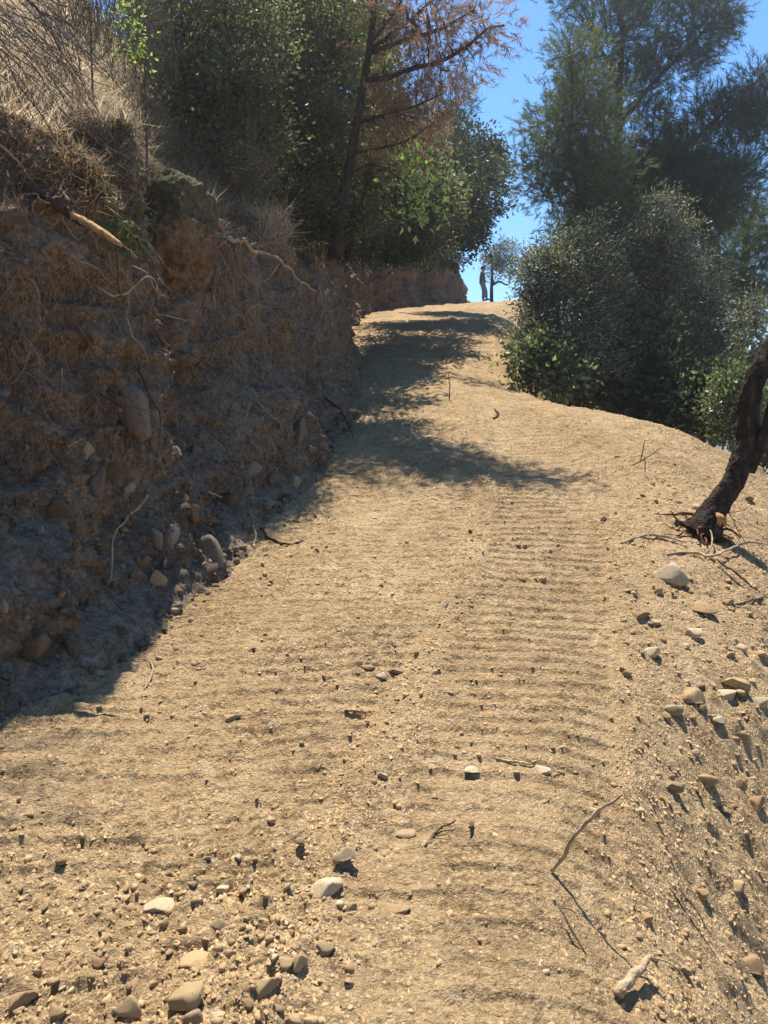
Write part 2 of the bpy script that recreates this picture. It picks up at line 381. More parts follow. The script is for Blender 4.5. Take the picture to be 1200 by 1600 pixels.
def detail_h(X, Y):
    p = np.stack([X, Y], 1)
    d = 0.045 * vnoise2(p, 0.55, 11) + 0.018 * vnoise2(p, 1.6, 12)
    r, l = track_mask(X, Y)
    wob = 0.012 * vnoise2(p, 0.6, 21) + 0.006 * vnoise2(p, 3.1, 22) + 0.006 * vnoise2(p, 14.0, 26)
    ph = (Y + wob) / 0.135
    saw = ph - np.floor(ph)
    ridge = np.where(saw < 0.14, saw / 0.14, np.where(saw < 0.42, 1 - (saw - 0.14) / 0.28, 0.0)) - 0.21
    brk = 0.62 + 0.38 * sstep(-0.4, 0.2, vnoise2(p * np.array([1.0, 0.7]), 0.8, 23)) + 0.18 * vnoise2(p * np.array([1.0, 4.0]), 3.0, 24) + 0.30 * vnoise2(p, 13.0, 25)
    sidew = 0.6 + 0.4 * sstep(-0.15, 0.3, vnoise2(p, 0.33, 27) + 0.25)
    near = sstep(3.8, 2.2, Y)
    brk = brk - near * (0.25 - 0.9 * vnoise2(p * np.array([1.0, 2.0]), 3.0, 29))
    d += (0.028 * r + 0.031 * l * sidew) * ridge * np.clip(brk, 0, 1.2) * (1 - 0.3 * near)
    d -= 0.020 * r + 0.012 * l
    a = X - XT(Y)
    for c, h in ((-0.60, 0.045), (0.60, 0.05), (-1.02, 0.015)):                # crumbly berms pushed up beside the tracks
        d += h * np.exp(-((a - c) / 0.13) ** 2) * (0.55 + 0.6 * vnoise2(p, 2.2, 31))
    roughness = 1.0 - 0.45 * r - 0.25 * l
    side = sstep(0.0, 0.7, X - XR(Y))
    n = 0.016 * vnoise2(p, 5.0, 13) + 0.011 * vnoise2(p, 13.0, 14) + 0.0085 * vnoise2(p, 31.0, 15) + 0.0065 * vnoise2(p, 62.0, 16)
    n -= 0.022 * np.maximum(vnoise2(p, 22.0, 34) - 0.35, 0)
    # furrows running down the shoulder slope
    q = np.stack([X * 0.9 + Y * 0.0, Y + 0.45 * X], 1)
    n2 = 0.034 * vnoise2(q * np.array([0.6, 3.2]), 1.0, 17) + 0.016 * vnoise2(q * np.array([0.8, 9.0]), 1.0, 18)
    lump = (np.maximum(vnoise2(p, 3.4, 19) - 0.2, 0) * 0.11 + np.maximum(vnoise2(p, 8.0, 33) - 0.25, 0) * 0.10) * side
    fore = sstep(3.4, 2.2, Y) * sstep(0.2, -0.5, X)
    lump += np.maximum(vnoise2(p, 6.5, 20) - 0.1, 0) * 0.035 * fore
    d += n * roughness * (1 + 0.7 * fore) + n2 * side + lump
    return d
def full_h(X, Y): 
    X = np.asarray(X, float); Y = np.asarray(Y, float)
    return base_h(X, Y) + detail_h(X, Y)

def on_ground(px, py):
    """where the sight line of a pixel meets the ground"""
    px = np.atleast_1d(np.asarray(px, float)); py = np.atleast_1d(np.asarray(py, float))
    r = ray(px, py); r = r / r[:, 1:2]
    lo = np.full(len(px), 0.8); done = np.zeros(len(px), bool); best = np.full(len(px), 60.0)
    ts = 0.8 * (60 / 0.8) ** np.linspace(0, 1, 500)
    prev = None
    for t in ts:
        p = CAM + r * t
        under = (p[:, 2] < base_h(p[:, 0], p[:, 1])) & ~done
        best[under] = t; done |= under
        if done.all(): break
    lo, hi = best / (60 / 0.8) ** (1 / 499) * 0.97, best * 1.01
    for _ in range(22):
        mid = (lo + hi) / 2; p = CAM + r * mid[:, None]
        u = p[:, 2] < full_h(p[:, 0], p[:, 1]); hi = np.where(u, mid, hi); lo = np.where(u, lo, mid)
    p = CAM + r * hi[:, None]
    p[:, 2] = full_h(p[:, 0], p[:, 1])
    return p

# toe curve by arc length
_tc = catmull(TOE, 900); _ds = np.r_[0, np.cumsum(np.linalg.norm(np.diff(_tc, axis=0), axis=1))]
def toe_at(s): return np.stack([np.interp(s, _ds, _tc[:, 0]), np.interp(s, _ds, _tc[:, 1])], -1)
TOE_LEN = _ds[-1]
def s_of_Y(y): return float(np.interp(y, _tc[:760, 1], _ds[:760]))
XL = lambda Y: np.interp(Y, _tc[:800, 1], _tc[:800, 0])

# ------------------------------------------------------------------ ground sheet (road and shoulder)
def rows():
    y, out = -1.2, []
    while y < 46:
        out.append(y)
        if y < 1.4: st = 0.06
        else: st = max(0.0065, min(1.45 * y * y / 1192, 0.0115))
        if y > 8: st = 0.0115 + (y - 8) * 0.0065
        if y > 38: st = 0.25
        y += st
    return np.array(out)
RY = rows(); NC = 400
def build_ground():
    xl = np.maximum(XL(RY) - 0.9, -0.60 * np.maximum(RY, 0) - 1.1)
    xl = np.minimum(xl, XL(RY) + 0.6)
    xl = np.where(RY < 1.2, -3.2, xl); 
    k = np.hanning(41); k /= k.sum(); xl = np.convolve(np.pad(xl, 20, mode='edge'), k, 'valid')
    xr = np.minimum(0.62 * np.maximum(RY, 0) + 1.5, XR(RY) + 5.0)
    u = np.linspace(0, 1, NC)
    X = xl[:, None] + (xr - xl)[:, None] * u[None]; Y = np.repeat(RY[:, None], NC, 1)
    x, y = X.ravel(), Y.ravel()
    z = full_h(x, y)
    edge = np.minimum(u, 1 - u)[None] * np.ones_like(X); 
    z = z - 0.25 * np.clip(1 - edge.ravel() / 0.012, 0, 1)
    n = len(RY); i = np.arange(n - 1)[:, None] * NC; j = np.arange(NC - 1)[None]
    f = np.stack([i + j, i + j + 1, i + NC + j + 1, i + NC + j], -1).reshape(-1, 4)
    o = link('dirt_road', mesh_np('dirt_road', np.stack([x, y, z], 1), f, True), M['soil'])
    tag(o, 'freshly graded tan dirt road with dozer tread marks climbing to crest', 'dirt road', kind='structure')
build_ground()

def build_far_ground():
    # one coarse sheet under and around everything, reaching the horizon
    g = np.r_[-3000, -1200, -500, -250, -120, np.arange(-70, 71, 1.4), 120, 250, 500, 1200, 3000]
    h = np.r_[-3000, -1200, -500, -250, -120, -60, np.arange(-30, 81, 1.4), 120, 250, 500, 1200, 3000]
    X, Y = np.meshgrid(g, h); x, y = X.ravel(), Y.ravel()
    z = base_h(np.clip(x, -80, 60), np.clip(y, -30, 90)) - 0.55
    r = np.hypot(x, y - 15)
    z = np.where(r > 70, np.minimum(z, -14 - (r - 70) * 0.03), z); z = np.maximum(z, -60)
    n = len(g); i = np.arange(len(h) - 1)[:, None] * n; j = np.arange(n - 1)[None]
    f = np.stack([i + j, i + j + 1, i + n + j + 1, i + n + j], -1).reshape(-1, 4)
    o = link('valley_ground', mesh_np('valley_ground', np.stack([x, y, z], 1), f, True), M['soil'])
    tag(o, 'brown slope falling away below the road', 'ground', kind='structure')
build_far_ground()

# ------------------------------------------------------------------ cut bank on the left and the hillside above it
S0, S1 = 0.0, TOE_LEN
HB = table([(-30, 3.7), (2, 3.7), (4.5, 3.6), (5.6, 3.35), (7.3, 2.95), (9, 2.6), (10.5, 2.45), (13.6, 2.4), (20, 2.4), (26, 2.6), (30, 2.6), (33, 2.2), (36, 1.7), (40, 1.4), (60, 1.2)], 1.0)
def s_samples():
    out, s = [], 0.0
    while s < TOE_LEN:
        out.append(s); y = toe_at(np.array(s))[1]
        st = 0.25 if y < 1.5 else 0.019 if y < 10.5 else 0.019 + (y - 10.5) * 0.004 if y < 36 else 0.3
        s += st
    return np.array(out)
SS = s_samples()
NV = 150
def bank_points(S, V):
    """S, V flat arrays; V 0..1 is the face from the toe (slightly buried) to the lip"""
    t = toe_at(S); dt = toe_at(S + 0.3) - toe_at(S - 0.3); dt = unit(dt)
    nrm = np.stack([-dt[:, 1], dt[:, 0]], 1)                      # away from the road
    zt = base_h(t[:, 0], t[:, 1]); hb = HB(t[:, 1])
    hb = hb * (1 + 0.06 * np.sin(S * 1.7) + 0.05 * np.sin(S * 4.1 + 1))
    off = np.interp(V, [0, 0.10, 0.30, 0.55, 0.80, 0.92, 1.0], [-0.12, 0.12, 0.24, 0.34, 0.48, 0.68, 1.08])
    off = off * (0.75 + 0.25 * hb / 3.0)
    ta = 0.05 + 0.26 * sstep(3.3, 4.4, t[:, 1]) * sstep(6.9, 5.6, t[:, 1])
    off = off - ta * np.clip(1 - V / 0.26, 0, 1) ** 1.3
    z = zt - 0.14 + (hb + 0.14) * np.interp(V, [0, 0.9, 1.0], [0, 0.93, 1.0])
    p = np.stack([t[:, 0] + nrm[:, 0] * off, t[:, 1] + nrm[:, 1] * off, z], 1)
    hz = z - zt
    fade = sstep(0.0, 0.10, V)
    soft = np.minimum(fade, 1.0)
    wp = p + np.stack([vnoise(p, 3.0, 61), vnoise(p, 3.0, 62), vnoise(p, 3.0, 63)], 1) * 0.10
    rg = lambda f, sd: 1 - 2.4 * np.abs(vnoise(wp, f, sd))
    out = 0.20 * vnoise(p, 0.75, 41) + 0.15 * vnoise(wp, 1.9, 42)
    out += 0.075 * rg(2.2, 43) + 0.038 * rg(4.6, 64) + 0.024 * rg(9.5, 65) + 0.014 * rg(20.0, 66) + 0.009 * rg(42.0, 67)
    st = hz * 2.6 + 0.9 * vnoise(p, 0.9, 68) + 0.5 * vnoise(p, 2.6, 69); st = st - np.floor(st)
    out += 0.075 * (st ** 2.0) * sstep(0.1, 0.3, V) * (0.4 + 0.6 * sstep(-.2, .3, vnoise(p, 1.2, 70)))
    rill = vnoise(p * np.array([1, 1, 0.16]), 6.0, 44); rill2 = vnoise(p * np.array([1, 1, 0.2]), 14.0, 45)
    out += (0.060 * rill + 0.026 * rill2) * (0.35 + 0.65 * sstep(0.3, 0.6, V))
    f1, f2 = worley(p, (3.0, 3.0, 3.4), 46)
    chunk = sstep(0.0, 0.22, f2 - f1)
    low = sstep(0.75, 0.2, V)
    out += (chunk - 0.6) * 0.045 * (0.35 + 0.65 * low)
    g1, g2 = worley(p, 9.0, 47)
    out += (sstep(0.0, 0.3, g2 - g1) - 0.5) * 0.022 * (0.4 + 0.6 * low)
    out += 0.018 * vnoise(p, 12, 48) + 0.012 * vnoise(p, 27, 49) + 0.007 * vnoise(p, 60, 50)
    out *= (0.25 + 0.75 * soft)
    # outcrop with a mossy head, hollow beside it, darker pocket low down
    def bump(y, hgt, sy, sh, a): return a * np.exp(-(((t[:, 1] - y) / sy) ** 2 + ((hz - hgt) / sh) ** 2))
    out += bump(5.35, 2.75, 0.50, 0.55, 0.16) + bump(5.1, 1.7, 0.6, 0.9, 0.08)
    out -= 0.36 * sstep(5.85, 6.12, t[:, 1]) * sstep(8.0, 6.5, t[:, 1]) * sstep(0.5, 1.1, hz)
    out -= bump(4.25, 1.75, 0.20, 0.25, 0.34) + bump(4.62, 1.35, 0.20, 0.45, 0.14)
    out += bump(3.9, 0.5, 0.7, 0.35, 0.14) - bump(5.2, 0.55, 0.35, 0.25, 0.12)
    out += bump(9.2, 0.3, 1.0, 0.3, 0.10)
    nz = 0.25 * np.ones_like(out)
    d3 = np.stack([-nrm[:, 0], -nrm[:, 1], nz * V], 1)
    return p + d3 * out[:, None]
def grid_faces(a, b):
    i = np.arange(a - 1)[:, None] * b; j = np.arange(b - 1)[None]
    return np.stack([i + j, i + b + j, i + b + j + 1, i + j + 1], -1).reshape(-1, 4)
VV = np.linspace(0, 1, NV)
_S, _V = np.meshgrid(SS, VV, indexing='ij')
BP = bank_points(_S.ravel(), _V.ravel())
BF = grid_faces(len(SS), NV)
MOSS = tuple(at(255, 262, 5.35))
M['bank'] = bank_material()
bank = link('earth_bank', mesh_np('earth_bank', BP, BF, True), M['bank'])
tag(bank, 'steep freshly cut earth bank with roots and rocks left of the road', 'earth bank', kind='structure')

M['hill'] = soil_mat('hill_soil', (0.14, 0.098, 0.058), (0.24, 0.172, 0.105), (0.38, 0.29, 0.185), False)
LIP = BP.reshape(len(SS), NV, 3)[:, -1]
NH = 28
def hill_points():
    w = np.linspace(0, 1, NH) ** 1.7
    ysp = np.interp(SS, [0, s_of_Y(30), TOE_LEN], [-8, 32, 40])
    xs = np.interp(SS, [0, s_of_Y(30), TOE_LEN], [-20, -16, -12])
    dist = np.hypot(xs - LIP[:, 0], ysp - LIP[:, 1])
    zsp = LIP[:, 2] + np.interp(SS, [0, s_of_Y(9), s_of_Y(20), TOE_LEN], [1.25, 1.15, 0.62, 0.5]) * dist
    E = np.stack([xs, ysp, zsp], 1)
    ker = np.hanning(61); ker /= ker.sum()
    LS = np.stack([np.convolve(np.pad(LIP[:, c], 30, mode='edge'), ker, 'valid') for c in range(3)], 1)
    H = LS[:, None] + (E - LS)[:, None] * w[None, :, None] + (LIP - LS)[:, None] * np.exp(-w * 90)[None, :, None]
    H[..., 2] += (np.sin(np.clip(w / 0.25, 0, 1) * np.pi * 0.5) * 0.25)[None]
    p = H.reshape(-1, 3).copy()
    k = np.tile(np.clip(np.arange(NH) / 4.0, 0, 1), len(SS))
    p[:, 2] += k * (0.25 * vnoise(p, 0.6, 51) + 0.12 * vnoise(p, 1.7, 52) + 0.05 * vnoise(p, 5, 53) + 0.02 * vnoise(p, 14, 54))
    return p
sub = np.arange(0, len(SS), 1)
HP = hill_points(); HF = grid_faces(len(SS), NH)
hill = link('hillside', mesh_np('hillside', HP, HF, True), M['hill'])
tag(hill, 'dry grassy hillside rising above the cut bank', 'hillside', kind='structure')
BVH_BANK = BVHTree.FromPolygons(BP.tolist(), BF.tolist())
BVH_HILL = BVHTree.FromPolygons(HP.tolist(), HF.tolist())
def on_bank(px, py, proud=0.0):
    """where the sight line of a pixel meets the bank or the hillside; point, normal towards the viewer"""
    d = Vector(ray(px, py)).normalized(); o = Vector(CAM)
    best = None
    for b in (BVH_BANK, BVH_HILL):
        h = b.ray_cast(o, d)
        if h[0] is not None and (best is None or h[3] < best[3]): best = h
    if best is None: return None, None
    n = best[1]; n = -n if n.dot(d) > 0 else n
    return np.array(best[0] + n * proud), np.array(n)
def hill_z(x, y):
    h = BVH_HILL.ray_cast(Vector((x, y, 60)), Vector((0, 0, -1)))
    return h[0].z if h[0] is not None else None
# ------------------------------------------------------------------ stones
def ico(sub):
    bm = bmesh.new(); bmesh.ops.create_icosphere(bm, subdivisions=sub, radius=1.0)
    v = np.array([x.co[:] for x in bm.verts]); f = np.array([[x.index for x in q.verts] for q in bm.faces]); bm.free(); return v, f
ICO1, ICO2, ICO3 = ico(1), ico(2), ico(3)
def rock_verts(seed, base=ICO3, cuts=15, rough=0.07, lo=0.36, hi=0.78):
    r = np.random.default_rng(seed); v, f = base; v = v.copy()
    for _ in range(cuts):
        n = unit(r.normal(size=3)); d = r.uniform(lo, hi); e = v @ n - d
        v -= np.maximum(e, 0)[:, None] * n * 0.97
    k = 1 + rough * vnoise(v + seed * 3.1, 1.6, seed) + rough * 0.45 * vnoise(v + seed, 4.0, seed + 1) + rough * 0.2 * vnoise(v + seed, 9.0, seed + 2)
    v = v * k[:, None]; v = v - (v.max(0) + v.min(0)) / 2
    return v / np.abs(v).max(0), f
ROCK_ME = []
for i in range(14):
    v, f = rock_verts(100 + i, ICO2 if i >= 8 else ICO3, 12 if i < 8 else 9, .05)
    ROCK_ME.append((v, f))
_rock_cache = {}
def rock_mesh(i, mat):
    key = (i, mat)
    if key not in _rock_cache:
        v, f = ROCK_ME[i]; me = mesh_np('rock', v, f, False); me.materials.append(M[mat]); _rock_cache[key] = me
    return _rock_cache[key]
def put_rock(name, p, sx, sy, sz, rot, i, mat, label, cat, group=None, sink=0.3):
    o = link(name, rock_mesh(i, mat)); o.location = (p[0], p[1], p[2] + sz * (1 - 2 * sink)); o.scale = (sx, sy, sz); o.rotation_euler = rot
    return tag(o, label, cat, group)

# the larger stones on the road, each where the photograph has it: x, y, width, height in the photograph, material, label, tilt
BIG = [
 (305, 1495, 60, 40, 'stone_tan', 'smooth round-topped tan stone above the two front-most elongated stones', 0),
 (292, 1550, 62, 50, 'stone_tan', 'long tan stone tilted up to the right at bottom edge, left of centre', 0.5),
 (200, 1560, 48, 46, 'stone_tan', 'blocky tan stone near the bottom edge, left of the long tilted one', 0.2),
 (415, 1532, 54, 40, 'stone_tan', 'sharp-edged tan stone with deep shadow beneath, bottom centre', 0.2),
 (508, 1477, 36, 28, 'stone_grey', 'dark rounded stone alone right of the foreground stone scatter', 0),
 (506, 1376, 60, 42, 'stone_pale', 'large whitish pitted rock half buried below the upright pointed stone', 0.1),
 (538, 1332, 40, 32, 'stone_grey', 'pointed slab of stone standing up behind the whitish rock', 0.7),
 (618, 1415, 52, 22, 'stone_tan', 'flat tan double slab right of the whitish rock', 0),
 (250, 1410, 60, 30, 'stone_pale', 'flat pale slab pressed into the soil at left foreground', 0),
 (348, 1385, 22, 20, 'stone_pale', 'small white cube-like stone above the left foreground scatter', 0.1),
 (343, 1437, 30, 24, 'stone_grey', 'brownish stone just under the small white one', 0),
 (34, 1545, 52, 42, 'stone_tan', 'big tan slab at the bottom left corner with shadowed right side', 0.3),
 (153, 1500, 28, 24, 'stone_rust', 'reddish brown rounded stone left of the dark soil patch', 0),
 (462, 1494, 42, 40, 'stone_tan', 'flat tan stone lying face up left of the dark rounded stone', 0.2),
 (302, 1582, 32, 32, 'stone_grey', 'rough brown stone cut by the bottom edge beside the long tilted stone', 0),
 (340, 1584, 30, 28, 'stone_pale', 'pale pitted stone cut by the bottom edge', 0),
 (459, 1586, 34, 34, 'stone_tan', 'angular tan slab at the bottom edge with a second slab leaning on it', 0.3),
 (486, 1590, 26, 26, 'stone_tan', 'second angular slab leaning right at the bottom edge', 0.2),
 (428, 1362, 34, 26, 'stone_rust', 'brown stone with dark hollow beneath, left of the whitish rock', 0),
 (549, 1413, 20, 22, 'stone_grey', 'small upright grey stone right of the whitish rock', 0),
 (445, 1500, 34, 28, 'stone_tan', 'low broad tan stone tucked against the flat face-up stone', 0),
 (385, 1410, 30, 26, 'stone_tan', 'tan stone half sunk between the white cube and brown stone', 0),
 (398, 1500, 30, 22, 'stone_tan', 'small tan stone above the sharp-edged bottom centre stone', 0),
 (90, 1575, 36, 30, 'stone_tan', 'tan stone right of the bottom left corner slab', 0),
 (618, 1045, 26, 16, 'stone_grey', 'grey stone in the small rubble cluster mid road', 0),
 (575, 1040, 22, 13, 'stone_tan', 'tan stone left in the small rubble cluster mid road', 0),
 (596, 1052, 20, 14, 'stone_pale', 'pale stone at the front of the small rubble cluster mid road', 0),
 (362, 1117, 32, 14, 'stone_tan', 'flat tan stone alone on the left tread marks', 0),
 (272, 948, 28, 20, 'stone_tan', 'rounded stone alone near the bank foot, left roadside', 0),
 (690, 944, 34, 14, 'stone_grey', 'dark flat stone alone in the middle of the road', 0),
 (735, 1200, 30, 13, 'stone_pale', 'pale flat stone right of road centre beside a thin root', 0),
 (848, 1200, 26, 13, 'stone_pale', 'pale flat stone at right end of thin root', 0),
 (598, 1208, 20, 14, 'stone_pale', 'small white stone left of the pale flat one, mid road', 0),
 (634, 1300, 34, 12, 'stone_tan', 'thin flat stone above the double slab', 0),
 (1043, 885, 60, 44, 'stone_pale', 'largest pale angular rock on the right shoulder below the leaning trunk', 0.1),
 (1000, 957, 36, 16, 'stone_rust', 'dark-sided stone below the large pale angular rock', 0),
 (1024, 970, 22, 14, 'stone_pale', 'little whitish stone against the dark-sided stone', 0),
 (1017, 1012, 34, 24, 'stone_pale', 'pale stone alone below the dark-sided one on right shoulder', 0),
 (1080, 1081, 48, 34, 'stone_tan', 'biggest tan boulder of the right shoulder rubble', 0),
 (1132, 1080, 38, 22, 'stone_pale', 'pale oblong stone right of the biggest tan boulder', 0),
 (1147, 1060, 46, 30, 'stone_tan', 'tan boulder just behind the pale oblong stone', 0),
 (1052, 1103, 32, 28, 'stone_grey', 'greyish split stone left of the biggest tan boulder', 0.2),
 (1092, 943, 52, 14, 'stone_tan', 'flat buried slab across the right shoulder above the rubble', 0),
 (1137, 938, 24, 18, 'stone_tan', 'squarish tan stone at right of the buried slab', 0.1),
 (1085, 985, 28, 20, 'stone_pale', 'pale stone below the buried slab', 0),
 (1095, 1102, 20, 15, 'stone_tan', 'small stone in front of the biggest tan boulder', 0),
 (1122, 1121, 24, 16, 'stone_pale', 'whitish chip below the pale oblong stone', 0),
 (1186, 1092, 32, 24, 'stone_pale', 'pale stone at the right edge beyond the oblong stone', 0),
 (1050, 1222, 34, 28, 'stone_grey', 'grey stone alone at the break of the right slope', 0.1),
 (1105, 1212, 34, 26, 'stone_rust', 'brown clod sticking out of the right slope, upper of three', 0),
 (1152, 1218, 30, 26, 'stone_rust', 'brown clod by the right edge, middle of three', 0),
 (1182, 1246, 38, 32, 'stone_rust', 'brown clod at the right edge, lowest of three', 0),
 (1097, 1392, 24, 22, 'stone_tan', 'small tan stone perched on the right slope casting a wedge shadow', 0),
 (1150, 1378, 36, 22, 'stone_tan', 'flat tan stone perched on the right slope near the edge', 0),
 (1172, 1498, 44, 40, 'stone_rust', 'big crumbly clod low on the right slope at the edge', 0),
 (1012, 1430, 20, 18, 'stone_tan', 'tan stone at the top of the lower right slope', 0),
 (1070, 1510, 22, 20, 'stone_grey', 'grey stone midway down the lower right slope', 0),
 (458, 747, 26, 40, 'stone_grey', 'grey standing stone at the foot of the bank', 0.1),
 (995, 775, 16, 10, 'stone_tan', 'small stone near the twigs on the hump', 0),
]
pp = on_ground([b[0] for b in BIG], [b[1] + b[3] * 0.36 for b in BIG])
for k, (b, p) in enumerate(zip(BIG, pp)):
    px = p[1] / F; w = b[2] * px / 2 * 1.0; h = b[3] * px / 2 * 0.95
    r = np.random.default_rng(500 + k)
    flat = min(1.0, b[3] / b[2] * 1.05)
    put_rock('stone', p, w, w * r.uniform(0.62, 0.9), max(h * 0.85, w * 0.4 * flat), (r.uniform(-.2, .2), -b[6] * 0.7, r.uniform(-.25, .25)), k % 8, b[4], b[5], 'stone',
             None, 0.36 if b[6] < .5 else 0.25)

import re
_cut = re.compile(r' (?:above|near|with|tilted|alone|half|standing|right|pressed|just|at|left|lying|cut|leaning|tucked|between|in|on|beside|below|against|across|by|sticking|perched|low|midway|of|under|mid|behind)\b')
def small_label(x, y, bx, by, r):
    i = int(np.argmin((bx - x) ** 2 + ((by - y) * 1.6) ** 2)); dx, dy = x - bx[i], y - by[i]
    side = ('right of' if dx > 0 else 'left of') if abs(dx) > abs(dy) * 1.3 else ('before' if dy > 0 else 'behind')
    gap = math.hypot(dx, dy); how = 'just ' if gap < 30 else '' if gap < 65 else 'somewhat ' if gap < 110 else 'far '
    w = BIG[i][5].split(); n = len(_cut.split(BIG[i][5])[0].split())
    return '%s%s the %s' % (how, side, ' '.join(w[:min(len(w), 7)]).rstrip(',') if n < 4 else _cut.split(BIG[i][5])[0])
# smaller stones, scattered as the photograph shows them: three patches
def scatter(n, boxes, wrange, label, group, seed, mats=('stone_tan', 'stone_tan', 'stone_pale', 'stone_grey', 'stone_tan')):
    r = np.random.default_rng(seed); x, y = [], []
    wts = np.array([b[4] for b in boxes], float); wts /= wts.sum()
    for _ in range(n):
        b = boxes[r.choice(len(boxes), p=wts)]; x.append(r.uniform(b[0], b[2])); y.append(r.uniform(b[1], b[3]))
    P = on_ground(x, y); bx = np.array([q[0] for q in BIG]); by = np.array([q[1] for q in BIG])
    for k, p in enumerate(P):
        lab, wr = small_label(x[k], y[k], bx, by, r), 0
        w = (wrange[0] + (wrange[1] - wrange[0]) * r.random() ** 2.2) * p[1] / F / 2
        mat = mats[r.integers(len(mats))]; fl = r.uniform(.45, .9)
        size = 'tiny' if w * F / p[1] < 4.5 else 'small' if w * F / p[1] < 6.5 else 'middling'
        lab = '%s %s %s %s' % (size, {'stone_tan': 'tan', 'stone_pale': 'pale', 'stone_grey': 'greyish', 'stone_rust': 'brown'}[mat], 'flat stone' if fl < .6 else 'blocky stone', lab)
        put_rock('small_stone', p, w, w * r.uniform(.65, 1), w * fl, (r.uniform(-.4, .4), r.uniform(-.4, .4), r.uniform(0, 6.28)), 8 + r.integers(6),
                 mat, lab, 'stone', group, 0.2)
scatter(100, [(20, 1380, 560, 1596, 3), (250, 1250, 560, 1400, .6), (0, 1330, 250, 1500, .5)], (8, 21), 'small tan stone in the loose scatter across the left foreground', 'small stones in the left foreground', 71)
scatter(75, [(960, 900, 1198, 1130, 3), (940, 760, 1180, 930, 1), (1000, 1130, 1198, 1300, .8)], (7, 18), 'small stone in the rubble on the right shoulder below the trunk', 'small stones on the right shoulder', 72)
scatter(40, [(90, 960, 330, 1130, 2), (300, 860, 430, 960, 1), (380, 780, 520, 860, 1)], (7, 15), 'small stone fallen along the foot of the cut bank', 'small stones at the bank foot', 73)
scatter(44, [(380, 1000, 720, 1090, 2), (700, 1000, 950, 1350, .7), (560, 1400, 950, 1590, .7), (730, 810, 960, 910, 1), (300, 1100, 700, 1260, 1)], (6, 13), 'small stone lying among the tread marks on the road', 'small stones on the tread marks', 74)
scatter(30, [(1000, 1180, 1198, 1590, 1)], (7, 17), 'small clod caught on the steep lower right slope', 'small clods on the right slope', 75, ('stone_tan', 'stone_rust', 'stone_tan'))

# gravel and crumbs nobody could count
def gravel(name, label, n, base, size, seed, ymin, ymax, gamma, where=None):
    r = np.random.default_rng(seed); v0, f0 = base; got = []
    while sum(len(g) for g in got) < n:
        u = r.random(n * 2)
        Y = (ymin ** (1 - gamma) + u * (ymax ** (1 - gamma) - ymin ** (1 - gamma))) ** (1 / (1 - gamma))
        lo = np.maximum(XL(Y) - 0.2, -0.58 * Y - 0.5); hi = np.minimum(0.58 * Y + 0.6, XR(Y) + 2.2)
        X = lo + (hi - lo) * r.random(len(Y))
        rt, lt = track_mask(X, Y); q = np.stack([X, Y], 1)
        dens = 0.34 + 0.9 * np.clip(vnoise2(q, 1.3, seed + 1) * 0.8 + vnoise2(q, 3.7, seed + 2) * 0.5, 0, 1)
        dens *= (1 - 0.72 * rt) * (1 - 0.55 * lt)
        a = X - XT(Y)
        for c in (-0.62, 0.62): dens += 0.55 * np.exp(-((a - c) / 0.16) ** 2)
        dens += 0.5 * sstep(-0.3, 0.4, X - XR(Y)) * sstep(2.8, 4.2, Y) + 0.55 * sstep(0.7, 0.1, X - XL(Y)) + 0.4 * sstep(3.2, 2.0, Y) * sstep(0.3, -0.6, X)
        if where is not None: dens = dens * where(X, Y)
        k = r.random(len(Y)) < dens; got.append(np.stack([X[k], Y[k]], 1))
    Q = np.concatenate(got)[:n]; Z = full_h(Q[:, 0], Q[:, 1])
    s = size[0] + (size[1] - size[0]) * r.random(n) ** 3.2
    s *= np.clip(0.62 + Q[:, 1] * 0.07, 0.75, 1.1)
    nv = len(v0)
    V = v0[None] * (1 + 0.42 * r.uniform(-1, 1, size=(n, nv, 1)))
    V = V * np.stack([r.uniform(.8, 1.4, n), r.uniform(.5, 1.1, n), r.uniform(.4, .95, n)], 1)[:, None] * s[:, None, None]
    a = r.uniform(0, 6.28, n); b = r.uniform(-.5, .5, n)
    ca, sa, cb, sb = np.cos(a), np.sin(a), np.cos(b), np.sin(b)
    x, y, z = V[..., 0], V[..., 1], V[..., 2]
    y, z = y * cb[:, None] - z * sb[:, None], y * sb[:, None] + z * cb[:, None]
    x, y = x * ca[:, None] - y * sa[:, None], x * sa[:, None] + y * ca[:, None]
    V = np.stack([x + Q[:, 0:1], y + Q[:, 1:2], z + (Z + s * 0.13 - 0.002)[:, None]], -1).reshape(-1, 3)
    Fc = (f0[None] + (np.arange(n) * nv)[:, None, None]).reshape(-1, 3)
    o = link(name, mesh_np(name, V, Fc, False), M['gravel']); tag(o, label, 'gravel', kind='stuff')
OCT = (np.array([[1, 0, -.4], [-1, 0, -.4], [0, 1, -.4], [0, -1, -.4], [.2, .1, 1]]), np.array([[0, 2, 4], [2, 1, 4], [1, 3, 4], [3, 0, 4]]))
ICO0 = ico(1)
gravel('gravel', 'loose tan pebbles and clods strewn over the dirt road', 9500, ICO0, (0.005, 0.020), 81, 1.5, 15, 1.75)
gravel('soil_crumbs', 'fine dry crumbs of soil covering the dirt road', 80000, OCT, (0.004, 0.013), 82, 1.4, 13, 1.7)

